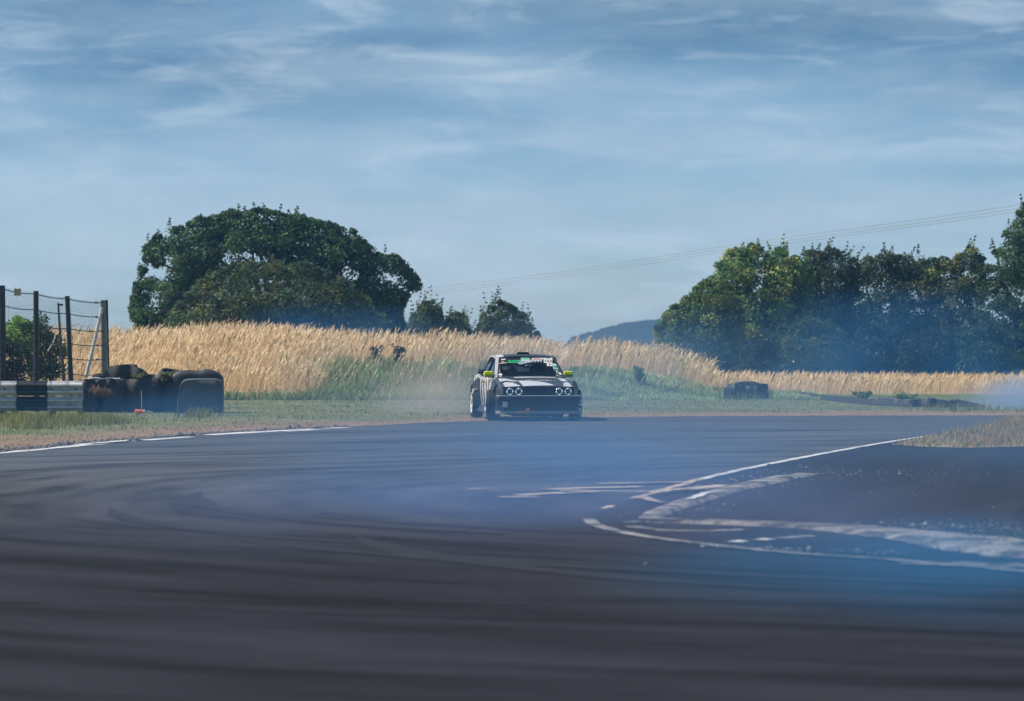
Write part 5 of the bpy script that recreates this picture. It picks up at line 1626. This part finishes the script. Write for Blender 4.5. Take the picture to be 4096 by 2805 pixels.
for s_ in (-1, 1):
    bar('windscreen_pillar', (s_ * (WB + .030), VB + .01, ZB - .01), (s_ * (WT + .030), VT + .01, ZT + .005), .028, .05, C['whitep'] if s_ < 0 else C['grey'], 'white windscreen pillar' if s_ < 0 else 'dark grey windscreen pillar')
    bar('door_pillar', (s_ * .755, 1.62, .885), (s_ * .595, 1.66, 1.265), .016, .045, C['dark'])
    mb = MB(); a0, a1, b0_, b1_ = Vector((s_ * .765, 2.55, .885)), Vector((s_ * .70, 2.95, .90)), Vector((s_ * .585, 2.20, 1.268)), Vector((s_ * .55, 2.32, 1.268))
    th = Vector((-s_ * .05, 0, 0))
    mb.hexa([a0, a1, a1 + th, a0 + th], [b0_, b1_, b1_ + th, b0_ + th]); mb.build('rear_pillar', C['grey'], car)
    # side glass, slightly inboard, front and rear panes
    for nm, p4 in (('side_window', [(.745, .66, .888), (.745, 1.57, .888), (.592, 1.62, 1.255), (.585, 1.34, 1.255)]), ('quarter_window', [(.745, 1.67, .888), (.745, 2.54, .898), (.582, 2.20, 1.258), (.592, 1.70, 1.258)])):
        vs = [Vector((s_ * a_, b_, c_)) for a_, b_, c_ in p4]
        inn = [q - Vector((s_ * .006, 0, 0)) for q in vs]
        MB().add(vs + inn, [(0, 1, 2, 3), (7, 6, 5, 4), (0, 4, 5, 1), (1, 5, 6, 2), (2, 6, 7, 3), (3, 7, 4, 0)]).build(nm, C['glass'], car)
    mb = MB(); mb.tube([(s_ * .762, .62, .880), (s_ * .765, 1.6, .890), (s_ * .765, 2.6, .898)], .014, 6); mb.build('belt_trim', C['dark'], car, smooth=50)
    mb = MB(); mb.tube([(s_ * .625, 1.26, 1.225), (s_ * .61, 1.40, 1.268), (s_ * .605, 2.15, 1.272), (s_ * .66, 2.42, 1.14)], .016, 6); mb.build('roof_gutter', C['whitep'] if s_ < 0 else C['dark'], car, smooth=50)
rows = []
RV = [1.285, 1.34, 1.50, 1.75, 2.0, 2.18, 2.27]
RZ = [1.250, 1.272, 1.288, 1.296, 1.294, 1.280, 1.262]
for v, z_ in zip(RV, RZ):
    row = []
    for i in range(13):
        s_ = -1 + i / 6
        row.append(Vector((s_ * .605, v - .045 * (1 - s_ * s_) * (1 if v < 1.4 else 0.3), z_ + .030 * (1 - s_ * s_) - .012 * s_ ** 6)))
    rows.append(row)
low = [[q - Vector((0, 0, .02)) for q in row] for row in rows]
mb = MB(); mb.loft([r1 + list(reversed(r2)) for r1, r2 in zip(rows, low)]); roof = mb.build('roof', C['grey'], car, smooth=50)
rows = [[Vector((-.60 + .15 * i, v - .04 * (1 - (-1 + i / 4 * 1) ** 2) * 0.4, z_ + .030 * (1 - ((-.60 + .15 * i) / .605) ** 2) + .006)) for i in range(2 if k < 2 else 2)] for k, (v, z_) in enumerate(zip(RV[:4], RZ[:4]))]
o = MB().loft(rows, closed=False, cap=False).build('white_patch', C['whitep'], roof); o['label'] = 'white wrap at the near front roof corner'
mb = MB(); mb.loft([[Vector((s_ * hw, v, z_)) for s_, hw, z_ in ((-1, w0, 1.312), (-1, w0 * .82, zt_), (1, w0 * .82, zt_), (1, w0, 1.312))] for v, w0, zt_ in ((1.60, .135, 1.362), (1.75, .13, 1.366), (2.05, .10, 1.335))])
scoop = mb.build('roof_scoop', C['grey'], roof, smooth=30)
mb = MB(); mb.box((0, 1.597, 1.339), (.20, .008, .032)); mb.build('scoop_mouth', C['mesh'], roof)
# rear window and tail
rows = [[Vector((-.56 - .07 * j / 3 + (1.12 + .14 * j / 3) * i / 8, RT + .05 + (RB - RT) * j / 3, 1.262 + (.905 - 1.262) * j / 3)) for i in range(9)] for j in range(4)]
MB().loft(rows, closed=False, cap=False).build('rear_window', C['glass'], car, smooth=60)
mb = MB(); mb.hexa([(-.78, 3.60, .20), (.78, 3.60, .20), (.80, 3.75, .22), (-.80, 3.75, .22)], [(-.79, 3.60, .52), (.79, 3.60, .52), (.79, 3.75, .50), (-.79, 3.75, .50)]); mb.build('rear_bumper', C['grey'], car)
for s_ in (-1, 1):
    mb = MB(); mb.box((s_ * .60, 3.625, .68), (.30, .03, .14)); mb.build('tail_light', C['tail'], car)
mb = MB(); mb.hexa([(-.70, 3.42, .955), (.70, 3.42, .955), (.70, 3.62, .898), (-.70, 3.62, .898)], [(-.68, 3.56, .99), (.68, 3.56, .99), (.68, 3.64, .995), (-.68, 3.64, .995)]); mb.build('boot_spoiler', C['dark'], car)
# doors with handles, sill skirts
for s_ in (-1, 1):
    w_ = .8295
    outl = [(.52, .26), (1.62, .26), (1.66, .62), (1.64, .81), (.56, .81), (.50, .60)]
    vs = [Vector((s_ * (w_ + .006 - .02 * max(0, (z_ - .6) / .25)), v, z_)) for v, z_ in outl]
    inn = [q - Vector((s_ * .02, 0, 0)) for q in vs]
    n_ = len(vs)
    mb = MB().add(vs + inn, [tuple(range(n_)), tuple(range(2 * n_ - 1, n_ - 1, -1))] + [(i, (i + 1) % n_, n_ + (i + 1) % n_, n_ + i) for i in range(n_)])
    door = mb.build('door', C['wrap'], car)
    mb = MB(); mb.box((s_ * (w_ + .012), 1.50, .76), (.02, .16, .028)); mb.build('handle', C['dark'], door)
    if s_ < 0:
        mb = MB(); mb.box((s_ * (w_ + .009), .78, .80), (.006, .17, .085), Matrix.Rotation(R(-8), 3, 'X')); o = mb.build('sticker', C['whites'], door); o['label'] = 'white sticker at the door top'
        mb = MB(); mb.box((s_ * (w_ + .075), .62, .225), (.006, .30, .075)); o = mb.build('sticker', C['whites'], door); o['label'] = 'white sponsor sticker on the sill'
        mb = MB(); [mb.box((s_ * (w_ + .0795), .52 + k * .05, .225), (.003, .03, .028)) for k in range(1)]; mb.build('print_mark', C['ink'], door)
    mb = MB(); mb.hexa([(s_ * .70, .36, .15), (s_ * .895, .40, .15), (s_ * .895, 2.18, .15), (s_ * .70, 2.22, .15)], [(s_ * .70, .36, .27), (s_ * .835, .40, .285), (s_ * .835, 2.18, .285), (s_ * .70, 2.22, .27)]); mb.build('side_skirt', C['grey'], car)
# bolt-on arch flares
for vx, rr_, out_, a0_, a1_ in ((0.0, .355, .035, 8, 128), (2.57, .365, .115, -4, 186)):
    for s_ in (-1, 1):
        rings = []
        for k in range(19):
            a_ = R(a0_ + (a1_ - a0_) * k / 18)
            ca, sa = math.cos(a_), math.sin(a_)
            bulge = 1.0 if vx > 1 else (1.0 - .25 * max(0, -ca))
            pr = [(.80, rr_ + .16), (.835, rr_ + .155), (.835 + out_ * .55 * bulge, rr_ + .085), (.835 + out_ * bulge, rr_ + .02), (.835 + out_ * bulge, rr_ - .015), (.80, rr_ - .012)]
            rings.append([Vector((s_ * xx, vx + ca * rad, .31 + sa * rad * (0.98 if vx > 1 else .95))) for xx, rad in pr])
        mb = MB(); mb.loft(rings); mb.build('arch_flare', C['navy'] if vx > 1 else C['grey'], car, smooth=35)
# white lower edge on the near rear flare
mb = MB(); mb.hexa([(-.965, 2.28, .50), (-.90, 2.24, .50), (-.90, 2.34, .50), (-.968, 2.36, .50)], [(-.955, 2.20, .60), (-.86, 2.16, .62), (-.86, 2.34, .62), (-.962, 2.34, .60)]); mb.build('flare_patch', C['whitep'], car)

# wheels
tprof = [(-.095, .205), (-.115, .235), (-.118, .275), (-.108, .298), (-.085, .308), (-.045, .311), (-.043, .305), (-.037, .305), (-.035, .311), (.035, .311), (.037, .305), (.043, .305), (.045, .311), (.085, .308), (.108, .298), (.118, .275), (.115, .235), (.095, .205), (.06, .215), (-.06, .215)]
wheel0 = None
for vx, uo, steer in ((0.0, .830, R(-14.0)), (2.57, .850, 0.0)):
    for s_ in (-1, 1):
        if wheel0 is None:
            wh = empty('wheel', (0, 0, 0), 0, car)
            MB().lathe(tprof, 40, 'X', closed=True).build('tyre', M['rubber'], wh, smooth=40)
            mb = MB()
            mb.lathe([(-.10, .190), (-.112, .212), (-.102, .214), (-.085, .200), (-.03, .188), (.09, .190), (.10, .21), (.09, .206), (.0, .180), (-.07, .186)], 36, 'X', closed=True)
            mb.build('rim', C['rim'], wh, smooth=40)
            for k in range(5):
                a_ = 2 * math.pi * k / 5
                rot = Matrix.Rotation(a_, 3, 'X')
                mb = MB()
                mb.hexa([rot @ Vector(q) for q in [(-.062, -.040, .035), (-.062, .040, .035), (-.030, .040, .035), (-.030, -.040, .035)]], [rot @ Vector(q) for q in [(-.100, -.030, .192), (-.100, .030, .192), (-.065, .028, .192), (-.065, -.028, .192)]])
                mb.build('spoke', C['rim'], wh)
            mb = MB(); mb.lathe([(-.085, 0), (-.085, .03), (-.06, .058), (-.02, .06), (-.02, 0)], 18, 'X'); mb.build('hub', C['rim'], wh, smooth=40)
            mb = MB(); mb.lathe([(-.015, .04), (-.015, .15), (.01, .15), (.01, .04)], 24, 'X', closed=True); mb.build('brake_disc', C['cage'], wh, smooth=40)
            wheel0 = wh
        else:
            wh = copy_tree(wheel0, car)
        wh.location = (s_ * uo, vx, .311)
        wh.rotation_euler = (R(17 * (vx + s_)), 0, (0 if s_ < 0 else math.pi) + steer)
        wh.rotation_mode = 'XYZ'
# mirrors
for s_ in (-1, 1):
    mr = prop(empty('mirror', (s_ * .835 if s_ < 0 else .790, .68, .920), 0, car))
    mb = MB(); mb.loft([[Vector((s_ * x_, y_ * sc, z_ * sc)) for x_, z_ in ((-.085, -.055), (.080, -.045), (.095, .0), (.085, .055), (-.07, .062), (-.09, .02))] for y_, sc in ((-.07, .55), (-.055, .85), (-.02, 1), (.05, 1), (.06, .95))]); mb.build('shell', C['yellow'], mr, smooth=35)
    mb = MB(); mb.hexa([(s_ * -.075, -.064, -.052), (s_ * .078, -.064, -.046), (s_ * .085, -.01, -.060), (s_ * -.085, -.01, -.066)], [(s_ * -.070, -.074, -.008), (s_ * .072, -.074, -.006), (s_ * .09, -.02, -.004), (s_ * -.085, -.02, -.004)]); mb.build('lower_shell', C['mirror_lower'], mr)  # lower front of the mirror in a darker yellow green
    mb = MB(); mb.tube([(s_ * -.11, .01, -.05), (s_ * -.05, .0, -.03)], .022, 8); mb.build('arm', C['dark'], mr, smooth=50)
# interior: dash, seats, wheel, cage
mb = MB(); mb.hexa([(-.66, .62, .90), (.66, .62, .90), (.66, .98, .90), (-.66, .98, .90)], [(-.63, .66, .888), (.63, .66, .888), (.63, .96, .965), (-.63, .96, .965)]); mb.build('dashboard', C['dark'], car)
for s_ in (-1, 1):
    mb = MB(); mb.loft([[Vector((s_ * .34 + a_ * w_, y_ + b_ * .06, z_)) for a_, b_ in ((-1, -.4), (-.8, -1), (.8, -1), (1, -.4), (1, 1), (-1, 1))] for y_, w_, z_ in ((1.62, .22, .92), (1.66, .20, 1.02), (1.70, .14, 1.10), (1.72, .11, 1.20))]); mb.build('seat', C['seat'], car, smooth=40)
mb = MB()
for pts in ([(-.60, .72, .93), (-.55, 1.32, 1.225), (-.55, 1.95, 1.24), (-.60, 2.45, .95)], [(.60, .72, .93), (.55, 1.32, 1.225), (.55, 1.95, 1.24), (.60, 2.45, .95)], [(-.56, 1.95, 1.235), (.56, 1.95, 1.235)], [(-.68, 1.93, .93), (-.56, 1.95, 1.235)], [(.68, 1.93, .93), (.56, 1.95, 1.235)], [(-.56, 1.95, 1.22), (.64, 2.1, .93)], [(.56, 1.95, 1.22), (-.64, 2.1, .93)]):
    mb.tube(pts, .020, 7)
mb.build('roll_cage', C['cage'], car, smooth=50)
sw = prop(empty('steering_wheel', (-.39, 1.10, .965), 0, car))
mb = MB(); mb.tube([(.165 * math.cos(a_), .165 * math.sin(a_) * .35, .165 * math.sin(a_) * .93) for a_ in np.linspace(0, 2 * math.pi, 25)], .014, 7); mb.build('rim', C['dark'], sw, smooth=60)
mb = MB(); mb.box((0, .0, 0), (.30, .012, .03)); mb.tube([(0, 0, 0), (0, -.14, -.03)], .02, 7); mb.build('hub', C['dark'], sw)

# ------------------------------------------------------------------ driver
drv = prop(empty('person', (0, 0, 0)), 'driver in a pale helmet and dark race suit gripping the steering wheel', 'person')
drv.location = car.location; drv.rotation_euler = (0, 0, YAW)
suit = mat('dark race suit', (0.03, 0.035, 0.06), 0.85, var=0.2)


def skin_mesh(name, verts, edges, radii, m, parent_, sub=1, root=0):
    me = bpy.data.meshes.new(name); me.from_pydata([tuple(v) for v in verts], edges, [])
    o = bpy.data.objects.new('tmp', me); COL.objects.link(o)
    o.modifiers.new('skin', 'SKIN'); sl = me.skin_vertices[0].data
    for i, r0 in enumerate(radii):
        sl[i].radius = (r0, r0) if not isinstance(r0, tuple) else r0
        sl[i].use_root = (i == root)
    sb = o.modifiers.new('sub', 'SUBSURF'); sb.levels = sub; sb.render_levels = sub
    bpy.context.view_layer.update()
    me2 = bpy.data.meshes.new_from_object(o.evaluated_get(bpy.context.evaluated_depsgraph_get()))
    bpy.data.objects.remove(o)
    me2.materials.clear()
    return link(name, me2, m, parent_, smooth=80)


dx = -.39
bv = [(dx, 1.60, .72), (dx, 1.58, .86), (dx, 1.55, .98), (dx, 1.53, 1.06), (dx - .17, 1.53, 1.02), (dx - .22, 1.35, .90), (dx - .15, 1.14, .985), (dx + .17, 1.53, 1.02), (dx + .22, 1.35, .90), (dx + .15, 1.14, .985)]
skin_mesh('body', bv, [(0, 1), (1, 2), (2, 3), (2, 4), (4, 5), (5, 6), (2, 7), (7, 8), (8, 9)], [.15, .15, (.17, .12), .06, .07, .05, .034, .07, .05, .034], suit, drv, 1)
for s_ in (-1, 1):
    hx_, hy_, hz_ = dx + s_ * .15, 1.10, .985
    vv = [(hx_, hy_ + .045, hz_), (hx_, hy_ + .01, hz_ + .01)]; ee = [(0, 1)]; rr2 = [.030, .032]
    for k in range(5):
        oz = .030 - .018 * k
        b0i = len(vv)
        ln = (.9, 1.0, 1.05, .95, .75)[k] if k else .8
        vv += [(hx_ - s_ * .005, hy_ - .012, hz_ + oz), (hx_ + s_ * .012, hy_ - .03 * ln, hz_ + oz), (hx_ + s_ * .022, hy_ - .022 * ln, hz_ + oz - .004)]
        ee += [(1, b0i), (b0i, b0i + 1), (b0i + 1, b0i + 2)]; rr2 += [.0095, .009, .008]
    skin_mesh('hand', vv, ee, rr2, C['ink'], drv, 1)
helm = MB()
rings = []
for j in range(13):
    ph = -math.pi / 2 + math.pi * j / 12
    rings.append([Vector((dx + .125 * math.cos(ph) * math.cos(a_), 1.49 + .155 * math.cos(ph) * math.sin(a_) * (1.05 if math.sin(a_) < 0 else .95), 1.125 + .135 * math.sin(ph))) for a_ in np.linspace(0, 2 * math.pi, 21)[:-1]])
helm.loft(rings); hm_ = helm.build('helmet', C['whites'], drv, smooth=60)
mb = MB(); rows = [[Vector((dx + .128 * math.cos(a_) * k2, 1.49 + .167 * math.sin(a_) * k2, z_)) for a_ in np.linspace(math.pi * 1.12, math.pi * 1.88, 11)] for z_, k2 in ((1.085, .965), (1.12, 1.0), (1.165, .97))]
mb.loft(rows, closed=False, cap=False); mb.build('visor', C['lamp'], hm_, smooth=60)
